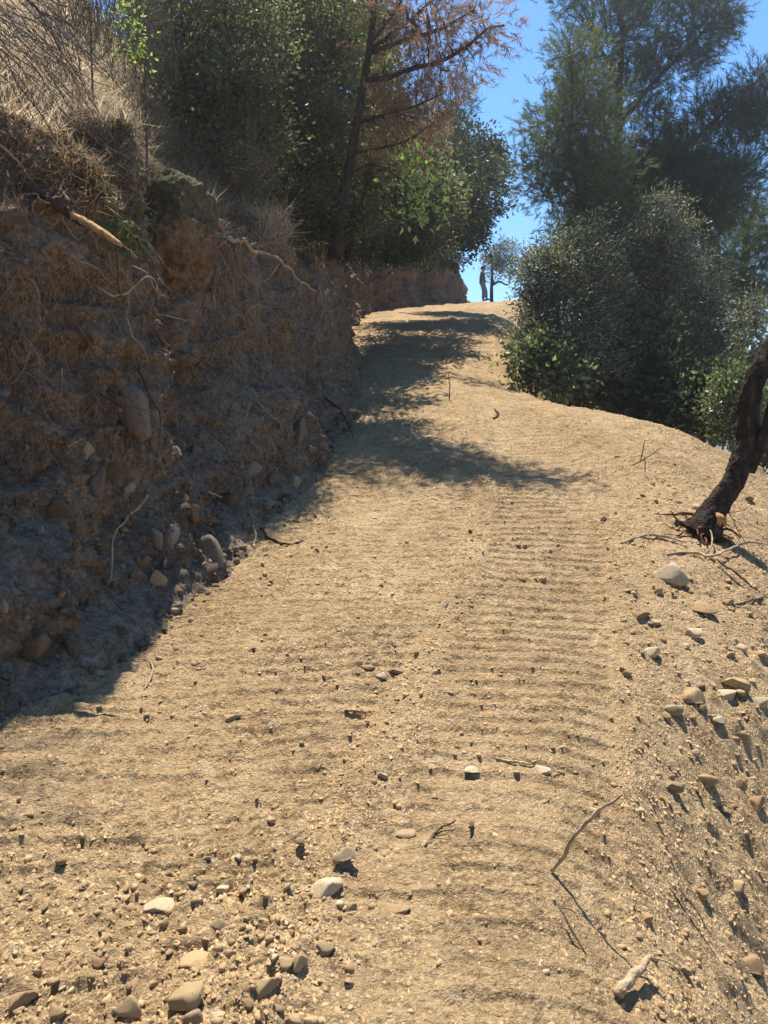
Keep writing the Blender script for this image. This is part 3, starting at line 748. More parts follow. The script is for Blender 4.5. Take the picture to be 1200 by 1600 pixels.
# ------------------------------------------------------------------ rocks set in the bank
BANK_ROCKS = [
 (205, 655, 80, 112, 'stone_grey', 'broad pale face of bedrock showing in the bank right of the dark hollow'),
 (133, 706, 30, 56, 'stone_pale', 'upper stone of the pale diagonal rock rib in the bank'),
 (152, 748, 42, 58, 'stone_grey', 'middle stone of the pale diagonal rock rib in the bank'),
 (176, 738, 26, 40, 'stone_rust', 'rusty slab behind the long curved root in the pale rock rib'),
 (198, 768, 30, 34, 'stone_pale', 'lowest stone of the pale diagonal rock rib in the bank'),
 (90, 796, 62, 56, 'stone_rust', 'large square brown block jutting from the lower left bank'),
 (325, 862, 54, 70, 'stone_grey', 'tall pale rock at the bank foot in the shadow edge'),
 (267, 840, 40, 44, 'stone_pale', 'rounded pale rock left of the tall one at the bank foot'),
 (243, 838, 30, 38, 'stone_grey', 'narrow grey rock behind the rounded pale one'),
 (454, 636, 42, 38, 'stone_grey', 'grey rock standing out of the bank above the leaning stick'),
 (466, 668, 40, 46, 'stone_grey', 'grey rock lower down beside the leaning stick'),
 (394, 736, 36, 26, 'stone_pale', 'pale squared stone corner sticking out of the bank foot'),
 (425, 752, 22, 22, 'stone_rust', 'small orange stone near the bank foot'),
 (305, 706, 24, 32, 'stone_grey', 'grey stone inside the bank left of the looping root'),
 (272, 706, 26, 20, 'stone_pale', 'pale chip of rock in the bank centre'),
 (60, 1005, 66, 44, 'stone_rust', 'large crumbly clod of earth at the left bank foot'),
 (112, 1012, 40, 42, 'stone_rust', 'rounded clod right of the large one at left bank foot'),
 (22, 925, 28, 26, 'stone_grey', 'grey stone lodged low in the bank near the left edge'),
 (4, 948, 24, 28, 'stone_pale', 'pale stone at the left edge low in the bank'),
 (190, 985, 32, 28, 'stone_rust', 'brown clod where the root shadow crosses the bank foot'),
 (220, 880, 40, 34, 'stone_rust', 'lumpy brown clod at the foot of the leaning pale stick'),
 (243, 905, 44, 36, 'stone_tan', 'sunlit clod of earth at the bank foot'),
 (62, 828, 22, 18, 'stone_pale', 'small pale stone under the square brown block'),
 (355, 782, 40, 34, 'stone_rust', 'brown hollowed lump below the looping root'),
 (300, 795, 36, 40, 'stone_rust', 'brown rock left of the hollowed lump in the bank'),
 (185, 600, 30, 30, 'stone_rust', 'small ochre rock above the broad pale face'),
 (255, 610, 14, 10, 'stone_rust', 'tiny yellow stone right of the broad pale face'),
]
for k, (x, y, w, h, mat, lab) in enumerate(BANK_ROCKS):
    p, n = on_bank(x, y)
    g = on_ground([x], [y])[0]
    if p is None or g[1] < p[1]: p = g; n = np.array([0.3, -0.6, 0.6])
    px = p[1] / F; r = np.random.default_rng(900 + k)
    q = p - n * (min(w, h) * px * 0.14)
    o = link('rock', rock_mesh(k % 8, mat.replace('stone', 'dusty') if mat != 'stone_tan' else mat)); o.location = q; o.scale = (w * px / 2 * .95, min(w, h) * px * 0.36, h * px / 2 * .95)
    o.rotation_euler = (r.uniform(-.2, .2), r.uniform(-.3, .3), r.uniform(-.3, .3) - 0.5); tag(o, lab, 'rock')
def bank_stones(n, seed):
    r = np.random.default_rng(seed); m = 0
    while m < n:
        x, y = r.uniform(0, 520), r.uniform(600, 1040)
        if r.random() > (0.35 + 0.65 * (y - 600) / 400): continue
        p, nn = on_bank(x, y)
        if p is None or p[1] > 13: continue
        w = (5 + 10 * r.random() ** 2) * p[1] / F / 2
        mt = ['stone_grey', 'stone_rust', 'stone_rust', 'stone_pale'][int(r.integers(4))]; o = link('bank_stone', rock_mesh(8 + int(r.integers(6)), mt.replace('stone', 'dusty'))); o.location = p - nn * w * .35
        o.scale = (w, w * .8, w * r.uniform(.6, 1)); o.rotation_euler = tuple(r.uniform(-1, 1, 3))
        bi = int(np.argmin([(x - q[0]) ** 2 + (y - q[1]) ** 2 for q in BANK_ROCKS])); q = BANK_ROCKS[bi]; ww = q[5].split()
        side = ('right of' if x > q[0] else 'left of') if abs(x - q[0]) > abs(y - q[1]) else ('below' if y > q[1] else 'above')
        tag(o, 'small %s stone in bank %s the %s' % ({'stone_grey': 'grey', 'stone_rust': 'brown', 'stone_pale': 'pale'}[mt], side, ' '.join(ww[:7])), 'stone', 'small stones bedded in the bank'); m += 1
bank_stones(80, 91)
def bank_debris(n, seed):
    r = np.random.default_rng(seed); G = BP.reshape(len(SS), NV, 3); ok = np.where((toe_at(SS)[:, 1] > 2.2) & (toe_at(SS)[:, 1] < 13))[0]
    i = ok[(r.random(n) * len(ok)).astype(int)]; j = np.clip((r.random(n) ** 1.5 * NV * .93).astype(int), 3, NV - 2)
    P = G[i, j] + r.normal(size=(n, 3)) * .012; tn = np.cross(G[np.minimum(i + 1, len(SS) - 1), j] - G[i, j], G[i, j + 1] - G[i, j]); tn = unit(tn); tn *= np.sign((tn * (CAM - P)).sum(1))[:, None]
    v0, f0 = ICO0; nv = len(v0); s = .006 + .022 * r.random(n) ** 4; s *= 1 + .5 * (j < NV * .2)
    V = v0[None] * (1 + .45 * r.uniform(-1, 1, (n, nv, 1))) * r.uniform(.5, 1.3, (n, 1, 3)) * s[:, None, None]
    a = r.uniform(0, 6.28, n)[:, None]; x, y, z = V[..., 0], V[..., 1], V[..., 2]; x, z = x * np.cos(a) - z * np.sin(a), x * np.sin(a) + z * np.cos(a)
    V = np.stack([x, y, z], -1) + (P + tn * (s * .15)[:, None])[:, None]
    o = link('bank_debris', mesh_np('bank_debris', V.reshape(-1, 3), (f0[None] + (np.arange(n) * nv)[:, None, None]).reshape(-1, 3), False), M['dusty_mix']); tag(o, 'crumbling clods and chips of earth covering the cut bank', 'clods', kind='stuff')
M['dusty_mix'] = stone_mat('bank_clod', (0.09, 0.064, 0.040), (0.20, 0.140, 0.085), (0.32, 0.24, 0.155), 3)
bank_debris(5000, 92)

def outcrop():
    m, N, L = new_mat('mossy_rock'); tc = N.new('ShaderNodeTexCoord'); v = tc.outputs['Object']; geo = N.new('ShaderNodeNewGeometry')
    n1 = noise_node(N, L, v, 5, 6, .68); n2 = noise_node(N, L, v, 40, 5, .7)
    c = ramp(N, L, n1, [(.3, (.075, .05, .034)), (.48, (.17, .108, .068)), (.62, (.21, .155, .11)), (.8, (.29, .24, .19))])
    c = mixc(N, L, .8, c, ramp(N, L, n2, [(.3, (.5, .5, .5)), (.55, (1, 1, 1)), (.8, (1.3, 1.3, 1.25))]), 'MULTIPLY')
    sx = N.new('ShaderNodeSeparateXYZ'); L.new(v, sx.inputs[0])
    k = math_node(N, L, 'ADD', math_node(N, L, 'MULTIPLY', sx.outputs[2], .9), math_node(N, L, 'MULTIPLY', noise_node(N, L, v, 6, 6, .75), 1.6))
    mk = ramp(N, L, k, [(.92, (0, 0, 0)), (1.06, (.9, .9, .9))])
    mc = ramp(N, L, noise_node(N, L, v, 26, 5, .7), [(.3, (.028, .028, .014)), (.52, (.085, .078, .036)), (.7, (.20, .175, .10))])
    c = mixc(N, L, mk, c, mc); M['mossy'] = finish(m, N, L, c, .97, n2, .9, .02, .1)
    v, f = ico(6); v = v.copy(); r = np.random.default_rng(17)
    for _ in range(12):
        n = unit(r.normal(size=3) * np.array([1, 1, .8])); d = r.uniform(.62, .95); v -= np.maximum(v @ n - d, 0)[:, None] * n * .85
    P = v * np.array([.36, .42, .46]); rgd = lambda q, fr, sd: 1 - 2.4 * np.abs(vnoise(q, fr, sd))
    k = .09 * vnoise(P, 2.2, 71) + .05 * rgd(P, 4.0, 72) + .03 * rgd(P, 9.0, 73) + .016 * rgd(P, 20, 74) + .009 * rgd(P, 45, 75)
    P = P + unit(v) * k[:, None]; P[:, 0] += .10 * P[:, 2]
    pb, nb = on_bank(268, 400); c = pb - nb * .16 + np.array([0, 0, .12]); o = link('mossy_outcrop', mesh_np('mossy_outcrop', P, f, True), M['mossy'], loc=c); o.rotation_euler = (.1, .05, -.35)
    tag(o, 'big mossy rock outcrop bulging from the upper bank', 'rock')
outcrop()

# ------------------------------------------------------------------ roots, sticks and twigs
def wiggle(P, amp, seed):
    P = np.asarray(P); r = np.random.default_rng(seed)
    d = np.stack([vnoise(P + i * 7.3, 9.0, seed + i) + 0.5 * vnoise(P, 24.0, seed + 5 + i) for i in range(3)], 1)
    w = np.sin(np.linspace(0, 1, len(P)) * np.pi) ** 0.3
    return P + d * amp * w[:, None]
def root(pts, rad, mat, label, proud=0.03, tip=0.45, name='exposed_root', cat='root', hang=None, forks=()):
    P = []
    for i, (x, y) in enumerate(pts):
        p, n = on_bank(x, y); g = on_ground([x], [y])[0]
        if p is None or g[1] < p[1] - 0.02: p = g; n = np.array([0, -0.4, 0.9])
        P.append(p + n * proud)
    P = np.array(P)
    d = np.linalg.norm(P - CAM, axis=1); ds = d.copy()                       # even out jumps where the wall is ragged
    if len(d) > 2:
        ds = np.convolve(np.pad(d, 1, mode='edge'), [.3, .4, .3], 'valid')
    ds = np.minimum(ds, d)
    P = CAM + (P - CAM) * (ds / d)[:, None]
    if hang is not None: P = P + np.linspace(0, 1, len(P))[:, None] ** 1.5 * np.array(hang)
    C = wiggle(catmull(P, max(14, len(pts) * 7)), rad * 1.5, int(pts[0][0] * 7 + pts[0][1]))
    s = Soup(); R = rad * np.interp(np.linspace(0, 1, len(C)), [0, .5, .85, 1], [1.1, .85, .6 * tip + .25, tip * .55])
    s.add(*tube(C, R, 7, 0.22, 5))
    rf = np.random.default_rng(int(pts[0][0] * 3 + pts[0][1])); tot = np.linalg.norm(np.diff(C, axis=0), axis=1).sum()
    forks = tuple(forks) + tuple((rf.uniform(.25, .95), rf.normal() * tot * .16, -abs(rf.normal()) * tot * .06, -abs(rf.normal()) * tot * .14, rad * rf.uniform(.22, .45)) for _ in range(3))
    for (t, dx, dy, dz, rr) in forks:
        b = C[int(t * (len(C) - 1))]; e = b + np.array([dx, dy, dz])
        s.add(*tube(wiggle(catmull([b, (b + e) / 2 + np.array([0, 0, 0.02]), e], 10), rr * 3, int(t * 100)), rr * np.linspace(1, .2, 10), 5))
    o = link(name, s.mesh(name, True, C[0]), M[mat], loc=C[0]); return tag(o, label, cat)
root([(100, 498), (115, 517), (145, 547), (165, 580), (173, 610), (176, 640), (168, 675), (166, 710), (175, 750), (190, 795), (198, 850)], .0095, 'root_brown', 'longest curved root hanging down the bank past the dark hollow', .07, .8)
root([(195, 500), (208, 530), (222, 548), (236, 566)], .006, 'root_pale', 'short straight root with a pale tip right of the longest root', .06)
root([(232, 512), (255, 535), (275, 555), (300, 568), (330, 572), (354, 570)], .0115, 'root_brown', 'thick brown root bending to the right with a pale broken end', .05, .6)
root([(0, 526), (18, 560), (25, 590), (25, 622)], .009, 'root_brown', 'greyish root hanging at the left edge of the bank', .05)
root([(120, 570), (135, 574), (145, 595), (148, 615), (143, 640), (147, 655), (133, 682)], .006, 'root_brown', 'thin root arching over the dark hollow', .06)
root([(92, 583), (101, 600), (103, 613), (94, 634)], .004, 'root_pale', 'pale crooked rootlet above the dark hollow', .06)
root([(158, 610), (180, 632), (205, 665), (222, 692)], .0045, 'root_dark', 'straight dark twig crossing the broad pale rock face', .07)
root([(210, 586), (235, 625), (245, 650), (248, 692)], .005, 'root_dark', 'dark bent root right of the broad pale rock face', .05)
root([(104, 702), (131, 690)], .007, 'root_pale', 'snapped pale root end above the diagonal rock rib', .06, .8)
root([(237, 780), (215, 805), (195, 830), (185, 850), (162, 892)], .0095, 'root_pale', 'pale stick leaning on the bank foot near the diagonal rock rib', .10, .8, 'leaning_stick', 'stick')
root([(40, 690), (55, 710), (65, 725), (74, 747)], .006, 'root_brown', 'short greyish root above the square brown block', .04)
root([(268, 596), (285, 640), (310, 670), (335, 690), (355, 708), (361, 735), (350, 765), (335, 783), (319, 787)], .0085, 'root_brown', 'looping root with a pale lower end in the middle of the bank', .09, .9)
root([(320, 784), (347, 787)], .009, 'root_pale', 'short pale cut root end below the looping root', .10, .9)
root([(390, 620), (410, 640), (423, 655), (436, 668), (442, 692)], .006, 'root_pale', 'thin pale root curving down right of the root curtain', .09)
root([(354, 560), (372, 564), (388, 582)], .005, 'root_pale', 'short pale rootlet beside the end of the thick brown root', .08)
root([(368, 381), (388, 394), (401, 408), (406, 424), (428, 442), (449, 461)], .020, 'root_pale', 'thick pale bare root jutting out from the bank top', .16, .55, hang=(0.22, -0.12, 0.0))
root([(352, 366), (372, 378), (396, 388)], .019, 'root_pale', 'splintered root stub just above the thick pale bare root', .12, .5)
root([(2, 238), (35, 265), (50, 295), (60, 315), (88, 330), (100, 345), (115, 368), (136, 376)], .008, 'root_pale', 'long pale root running down beside the broken branch', .06)
root([(160, 462), (180, 457), (215, 448), (235, 449), (253, 455)], .008, 'root_pale', 'pale forked twig pointing right below the split branch', .14, .4, forks=((.5, -.16, -.02, .1, .004), (.8, .02, -.02, -.1, .003)))
root([(193, 412), (222, 423), (240, 440), (256, 462)], .005, 'root_pale', 'thin pale twig arching above the forked twig', .12)
root([(120, 404), (140, 418), (166, 431)], .004, 'root_pale', 'faint pale rootlet left of the forked twig', .05)
root([(177, 392), (178, 430), (177, 482)], .003, 'root_dark', 'thin dark strand hanging straight below the split branch', .12)
root([(495, 428), (515, 450), (522, 480), (525, 525)], .006, 'root_brown', 'thin root hanging at the far corner of the bank', .06)
root([(455, 380), (470, 402), (486, 427)], .007, 'root_dark', 'dark root slanting down the bank behind the thick pale root', .05)
root([(505, 630), (530, 657), (553, 696)], .014, 'root_dark', 'dark stick leaning against the bank foot by the shaded road', .10, .7, 'leaning_stick', 'stick')
root([(470, 586), (500, 602), (527, 618)], .006, 'root_brown', 'thin stick stuck in the bank above the dark leaning stick', .08, .6, 'leaning_stick', 'stick')
root([(446, 697), (462, 692), (476, 693), (487, 699)], .006, 'root_brown', 'small arched root beside the lower grey rock', .08)
root([(435, 794), (434, 778), (446, 773), (453, 779)], .010, 'root_dark', 'hooked dark root at the shadow edge of the road', .03)
root([(406, 826), (428, 845), (445, 852), (471, 849)], .013, 'root_dark', 'dark crooked root lying along the bank foot on sunlit soil', .012)
root([(395, 822), (400, 845), (396, 858)], .012, 'root_pale', 'stubby pale root beside the dark crooked one', .012)
root([(330, 300), (352, 325), (372, 350), (378, 372)], .005, 'root_brown', 'slack root above the splintered stub', .08)
root([(375, 395), (385, 425), (396, 450), (392, 470)], .005, 'root_pale', 'pale rootlet hanging under the thick pale bare root', .10)
root([(330, 440), (333, 465), (328, 484)], .007, 'root_pale', 'short bright root hanging at the edge of the outcrop', .10)
root([(380, 512), (396, 490), (420, 487)], .005, 'root_pale', 'rootlet sticking out to the right of the root curtain', .14)
root([(382, 520), (384, 545), (393, 560), (392, 585)], .005, 'root_pale', 'crooked bright rootlet low on the root curtain', .12)
root([(384, 640), (383, 655), (378, 668), (366, 674)], .005, 'root_pale', 'curled bright rootlet near the pale squared stone', .10)

def broken_branch():
    e = empty('broken_branch', at(112, 338, 4.55), 'thick broken branch with bright split wood poking out of bank top', 'branch')
    o = np.array(e.location)
    A = on_bank(30, 285)[0]; Bm = at(112, 336, A[1] - 0.05); C = at(190, 384, A[1] - 0.18)
    s = Soup(); P = catmull([A, (A + Bm) / 2 + [0, 0, .015], Bm, Bm + (C - Bm) * .25], 20); s.add(*tube(P, np.linspace(.040, .031, 20), 10, .15, 4))
    link('bark', s.mesh('bark', True, o), M['bark_brown'], e)
    P = catmull([Bm - (C - Bm) * .05, Bm + (C - Bm) * .4 + [0, -.01, .012], C], 16); V, f = tube(P, np.array([.030] * 5 + list(np.linspace(.036, .030, 8)) + [.028, .022, .015]), 10, .28, 8)
    d = unit(C - Bm); up = np.array([0, 0, 1.]); side = np.cross(d, up)
    h = (V - V.mean(0)) @ np.cross(side, d); V = V - np.cross(side, d) * (h * 0.35)[:, None]
    s = Soup(); s.add(V, f); link('split_wood', s.mesh('split_wood', False, o), M['split_wood'], e)
broken_branch()

def stick(pts, rad, mat, label, lift=(0, 0), depth=None, name='stick', tip=.5, forks=()):
    """a stick on the ground: pixels of the photograph, heights above ground from lift"""
    P = on_ground([p[0] for p in pts], [p[1] for p in pts])
    if depth is not None:                                    # rises off the ground: stays at about its foot's distance
        P = np.array([at(x, y, depth - 0.03 * i) for i, (x, y) in enumerate(pts)])
    P[:, 2] += np.linspace(lift[0], lift[1], len(P)) + rad * .6
    C = wiggle(catmull(P, max(12, len(pts) * 6)), rad * 1.1, int(pts[0][0] + pts[0][1] * 3)); s = Soup()
    s.add(*tube(C, rad * np.interp(np.linspace(0, 1, len(C)), [0, .15, .7, 1], [.8, 1, .8, tip]), 8, .3, 6))
    for (t, dx, dy, dz, rr) in forks:
        b = C[int(t * (len(C) - 1))]; e = b + np.array([dx, dy, dz])
        s.add(*tube(wiggle(catmull([b, (b + e) / 2 + np.array([.01, 0, .012]), e], 9), rr * 1.5, 3), rr * np.linspace(1, .3, 9), 5))
    o = link(name, s.mesh(name, True, C[0]), M[mat], loc=C[0]); return tag(o, label, 'stick')
g0 = on_ground([862], [1364])[0][1]
stick([(862, 1362), (884, 1334), (905, 1300), (935, 1274), (972, 1243)], .0085, 'root_pale', 'crooked pale stick rising from the road at right foreground', depth=g0, forks=((.55, .02, .04, .01, .004),))
stick([(966, 1566), (984, 1550), (1016, 1528)], .017, 'root_pale', 'short thick gnarled stick at the bottom right', (.01, .06), forks=((.95, .11, -.03, -.045, .004), (.4, -.02, -.03, 0, .008)))
stick([(664, 1324), (684, 1300), (712, 1290)], .006, 'root_brown', 'thin dry root left of the broken stub in the foreground', (0, .02), forks=((.3, .07, -.02, .0, .003),))
stick([(738, 1290), (733, 1306)], .009, 'root_brown', 'little broken stub standing up right of the thin dry root', (.0, .03))
stick([(872, 1438), (892, 1465), (916, 1492)], .004, 'root_brown', 'thin twig below the crooked pale stick', (.05, .0), forks=((.1, .06, -.02, -.03, .003),))
stick([(775, 1186), (800, 1195), (830, 1199)], .007, 'root_pale', 'thin pale root between the two pale flat stones', (0, .01))
stick([(538, 1112), (556, 1114), (572, 1120)], .006, 'root_brown', 'small curved twig left of road centre', (0, .02))
stick([(1060, 1398), (1090, 1432), (1112, 1462)], .004, 'root_pale', 'thin root trailing down the right slope', (.03, 0))
stick([(1050, 1400), (1085, 1450), (1125, 1510)], .003, 'root_dark', 'dark hairlike root on the right slope', (.02, 0))
stick([(970, 850), (1005, 839), (1040, 842), (1072, 852)], .013, 'root_pale', 'long pale root snaking towards the trunk foot from the left', (0, .02), forks=((.4, -.05, -.15, .01, .006),))
stick([(1042, 868), (1085, 868), (1110, 878), (1140, 868), (1170, 862), (1199, 868)], .012, 'root_pale', 'pale root running right in front of the trunk foot', (0, .10))
stick([(1100, 872), (1112, 862), (1108, 850)], .009, 'root_pale', 'forked root standing up in front of the trunk', (.02, .12))
stick([(1120, 884), (1150, 905), (1180, 925)], .010, 'root_brown', 'brown root slanting down the slope right of the pale roots', (.05, .02))
stick([(1150, 946), (1175, 944), (1199, 938)], .010, 'root_brown', 'brown stick at the right edge beside the squarish stone', (0, .05))
stick([(1130, 812), (1150, 840), (1170, 862)], .005, 'root_dark', 'thin dark root trailing right of the trunk foot', (.15, .03), forks=((.3, .12, 0, -.12, .004),))
d1 = on_ground([1003], [738])[0][1]
stick([(1000, 722), (1004, 706), (1007, 690)], .006, 'bark_brown', 'upright twig on the hump, left of three', depth=d1)
stick([(988, 728), (1010, 716), (1034, 700)], .006, 'bark_brown', 'twig leaning right across the hump, middle of three', depth=d1 - .1)
stick([(1008, 739), (1008, 726), (1007, 712)], .005, 'bark_brown', 'shortest upright twig on the hump, in front of the others', depth=d1 - .15)
d2 = on_ground([702], [627])[0][1]
stick([(702, 627), (703, 605), (700, 582)], .009, 'bark_brown', 'lone upright twig beside the dappled shade on the road', depth=d2)
stick([(225, 1078), (240, 1050), (232, 1030)], .005, 'root_pale', 'thin pale root curled on the road near the bank foot', (0, .03))
stick([(772, 655), (776, 650), (773, 642)], .02, 'bark_brown', 'small dark curved chip of wood up the road', (0, .02))

# fine root curtain and rootlets all over the face
def fine_roots(name, label, n, boxes, mat, seed, length, rad):
    r = np.random.default_rng(seed); s = Soup(); w = np.array([b[4] for b in boxes], float); w /= w.sum()
    for _ in range(n):
        b = boxes[r.choice(len(boxes), p=w)]; p, nn = on_bank(r.uniform(b[0], b[2]), r.uniform(b[1], b[3]))
        if p is None or p[1] > 25: continue
        L = r.uniform(*length) * (0.7 + p[1] * 0.05); m = 6
        d = unit(nn * r.uniform(.2, .8) + np.array([r.normal() * .35, r.normal() * .35, -r.uniform(.2, 1.2)]))
        P = [p - nn * .02]
        for i in range(m):
            d = unit(d + r.normal(size=3) * .38 + np.array([0, 0, -.22])); P.append(P[-1] + d * L / m)
        P = np.array(P); s.add(*tube(P, rad * r.uniform(.6, 1.5) * np.linspace(1, .35, m + 1), 3, cap=False))
    o = link(name, s.mesh(name, True), M[mat]); tag(o, label, 'roots', kind='stuff')
fine_roots('root_curtain', 'tangle of fine dry roots hanging in the recess beside the outcrop', 1000, [(325, 300, 400, 480, 3), (340, 470, 430, 640, 3), (380, 560, 440, 700, 1)], 'root_pale', 61, (.14, .45), .0032)  # pale root colour imitates sun catching the curtain
fine_roots('pale_rootlets', 'fine pale rootlets sticking out all over the bank', 1000, [(0, 380, 330, 700, 3), (325, 300, 440, 660, 2), (430, 350, 540, 650, 1), (0, 230, 320, 420, 2)], 'root_pale', 62, (.10, .42), .0024)
fine_roots('dark_rootlets', 'fine dark rootlets over the shaded bank', 420, [(0, 380, 330, 800, 2), (325, 300, 540, 720, 2)], 'root_dark', 63, (.10, .40), .0022)
# ------------------------------------------------------------------ foliage builders
def leaves(P, D, L, W, r, fold=0.25, curl=0.15):
    """kite-shaped leaves: base points P, directions D, lengths L, widths W"""
    n = len(P); D = unit(D); up = unit(r.normal(size=(n, 3))); S = unit(np.cross(D, up)); Nn = np.cross(S, D)
    L = np.broadcast_to(L, (n,))[:, None]; W = np.broadcast_to(W, (n,))[:, None]
    a = P; b = P + D * L * .45 + S * W * .5 + Nn * W * fold; c = P + D * L - Nn * L * curl; d = P + D * L * .45 - S * W * .5 + Nn * W * fold
    V = np.stack([a, b, c, d], 1).reshape(-1, 3); i = np.arange(n)[:, None] * 4
    return V, np.concatenate([i + np.array([[0, 1, 2]]), i + np.array([[0, 2, 3]])])
def needles(P, D, K, L, w, r, spread=0.75, droop=0.0):
    """tufts of K thin needles at P pointing about D"""
    n = len(P); Pn = np.repeat(P, K, 0) + np.repeat(unit(D), K, 0) * (r.random((n * K, 1)) * np.repeat(np.broadcast_to(L, (n,)), K)[:, None] * 1.3); Dn = unit(np.repeat(unit(D), K, 0) + r.normal(size=(n * K, 3)) * spread * .6 + np.array([0, 0, -droop]))
    Ln = np.repeat(np.broadcast_to(L, (n,)), K)[:, None] * r.uniform(.7, 1.1, (n * K, 1)); S = unit(np.cross(Dn, r.normal(size=(n * K, 3)))) * w
    V = np.stack([Pn + S, Pn - S, Pn + Dn * Ln], 1).reshape(-1, 3)
    return V, np.arange(n * K * 3).reshape(-1, 3)
def in_lobe(c, rad, n, r, shell=0.55):
    d = unit(r.normal(size=(n, 3))); k = (shell ** 3 + (1 - shell ** 3) * r.random((n, 1))) ** (1 / 3)
    fill = r.random((n, 1)) < .25; k = np.where(fill, r.random((n, 1)) ** .5, k)
    k = k * (1 + .22 * vnoise(d * 1.0 + c, 2.3, 5)[:, None] )
    return c + d * k * rad, d
def lobes_px(L):
    """x, y, distance, half width px, half height px, clusters, (depth radius factor) -> world ellipsoids"""
    out = []
    for l in L:
        x, y, d, rx, ry, n = l[:6]; c = at(x, y, d); m = d / F
        out.append((c, np.array([rx * m, max(rx, ry) * m * (l[6] if len(l) > 6 else 0.8), ry * m]), int(n)))
    return out

def tree(name, label, base, trunk, r0, lobes, kind, bark, leaf, seed, cat='tree', group=None, size=.06, per=26, blob=.22, twig=.006, r1=.35, K=14, droop=0.0, limb_pts=None, sides=9, extra_limbs=(), width=.38):
    r = np.random.default_rng(seed); base = np.asarray(base, float)
    if kind == 'broad': per = int(per * 2.3); size = size * 1.3
    else: per = int(per * 1.7); K = int(K * 1.25); blob = blob * 1.15
    e = empty(name, base, label, cat, group)
    T = catmull(trunk, max(14, 7 * len(trunk))); T = T + np.stack([vnoise(T, 1.3, seed), vnoise(T, 1.3, seed + 1), np.zeros(len(T))], 1) * r0 * .5
    s = Soup(); RT = r0 * np.interp(np.linspace(0, 1, len(T)), [0, .08, .5, 1], [1.25, 1.0, .7, r1]); s.add(*tube(T, RT, sides, .16, seed))
    nodes = [T[len(T) // 6:]]; nrad = [RT[len(T) // 6:]]
    for pts, ra in extra_limbs:
        C = catmull(pts, 7 * len(pts)); R = ra * np.linspace(1, .3, len(C)); s.add(*tube(C, R, 7, .15, seed)); nodes.append(C); nrad.append(R)
    b = Soup(); fv = []
    for (c, rad, n) in lobes:
        A = np.concatenate(nodes); AR = np.concatenate(nrad)
        dist = np.linalg.norm(A - c, axis=1) + np.maximum(A[:, 2] - c[2], 0) * 1.5; i = int(np.argmin(dist)); st = A[i]; ra = min(AR[i] * .7, r0 * .5)
        if dist[i] > .25 * rad.max():
            mid = st * .5 + c * .5 + np.array([0, 0, .10 * np.linalg.norm(c - st)]) + r.normal(size=3) * .06 * np.linalg.norm(c - st)
            C = catmull([st, mid, c], 12); R = ra * np.linspace(1, .35, 12); s.add(*tube(C, R, 6, .12, seed)); nodes.append(C[3:]); nrad.append(R[3:])
        P, d = in_lobe(c, rad, n, r); A = np.concatenate(nodes); AR = np.concatenate(nrad)
        for q in range(n):
            D2 = ((A - P[q]) ** 2).sum(1) + np.maximum(A[:, 2] - P[q, 2], 0) ** 2; j = int(np.argmin(D2)); st = A[j]
            mid = (st + P[q]) / 2 + np.array([0, 0, .12 * math.sqrt(D2[j])]) + r.normal(size=3) * .05 * math.sqrt(D2[j])
            C = catmull([st, mid, P[q]], 6); b.add(*tube(C, np.minimum(AR[j] * .6, twig * 2.2) * np.linspace(1, .3, 6) + .0012, 4, cap=False))
        if kind == 'broad':
            m = per; cp = np.repeat(P, m, 0); sc = np.repeat(r.uniform(.6, 1.35, (n, 1)), m, 0)
            off = r.normal(size=(n * m, 3)) * blob * .55 * sc * np.array([1, 1, .8]); pos = cp + off
            dirs = unit(off) * .6 + np.repeat(d, m, 0) * .5 + r.normal(size=pos.shape) * .5 + np.array([0, 0, -droop])
            Ls = size * r.uniform(.6, 1.25, len(pos)); fv.append(leaves(pos, dirs, Ls, Ls * width, r))
        else:
            m = per; cp = np.repeat(P, m, 0); g = np.repeat(unit(d * .8 + np.array([0, 0, .35]) + r.normal(size=d.shape) * .3), m, 0)
            off = r.normal(size=(n * m, 3)) * blob * .5; pos = cp + off
            fv.append(needles(pos, unit(g + unit(off) * .7 + r.normal(size=pos.shape) * .3 + np.array([0, 0, -droop])), K, size * r.uniform(.7, 1.2, len(pos)), twig_w(size), r, .8))
    link('trunk', s.mesh('trunk', True, base), M[bark], e)
    if b.v: tag(link('branch', b.mesh('branch', True, base), M[bark], e), kind='stuff')
    f = Soup()
    for v, q in fv: f.add(v, q)
    tag(link('crown', f.mesh('crown', False, base), M[leaf], e), kind='stuff')
    return e
def twig_w(size): return size * .032

# ------------------------------------------------------------------ right of the road
def gz(x, y): return float(base_h(np.array([x]), np.array([y]))[0])
def foot(px, d):
    p = at(px, 640, d); p[2] = gz(p[0], p[1]) - .05; return p

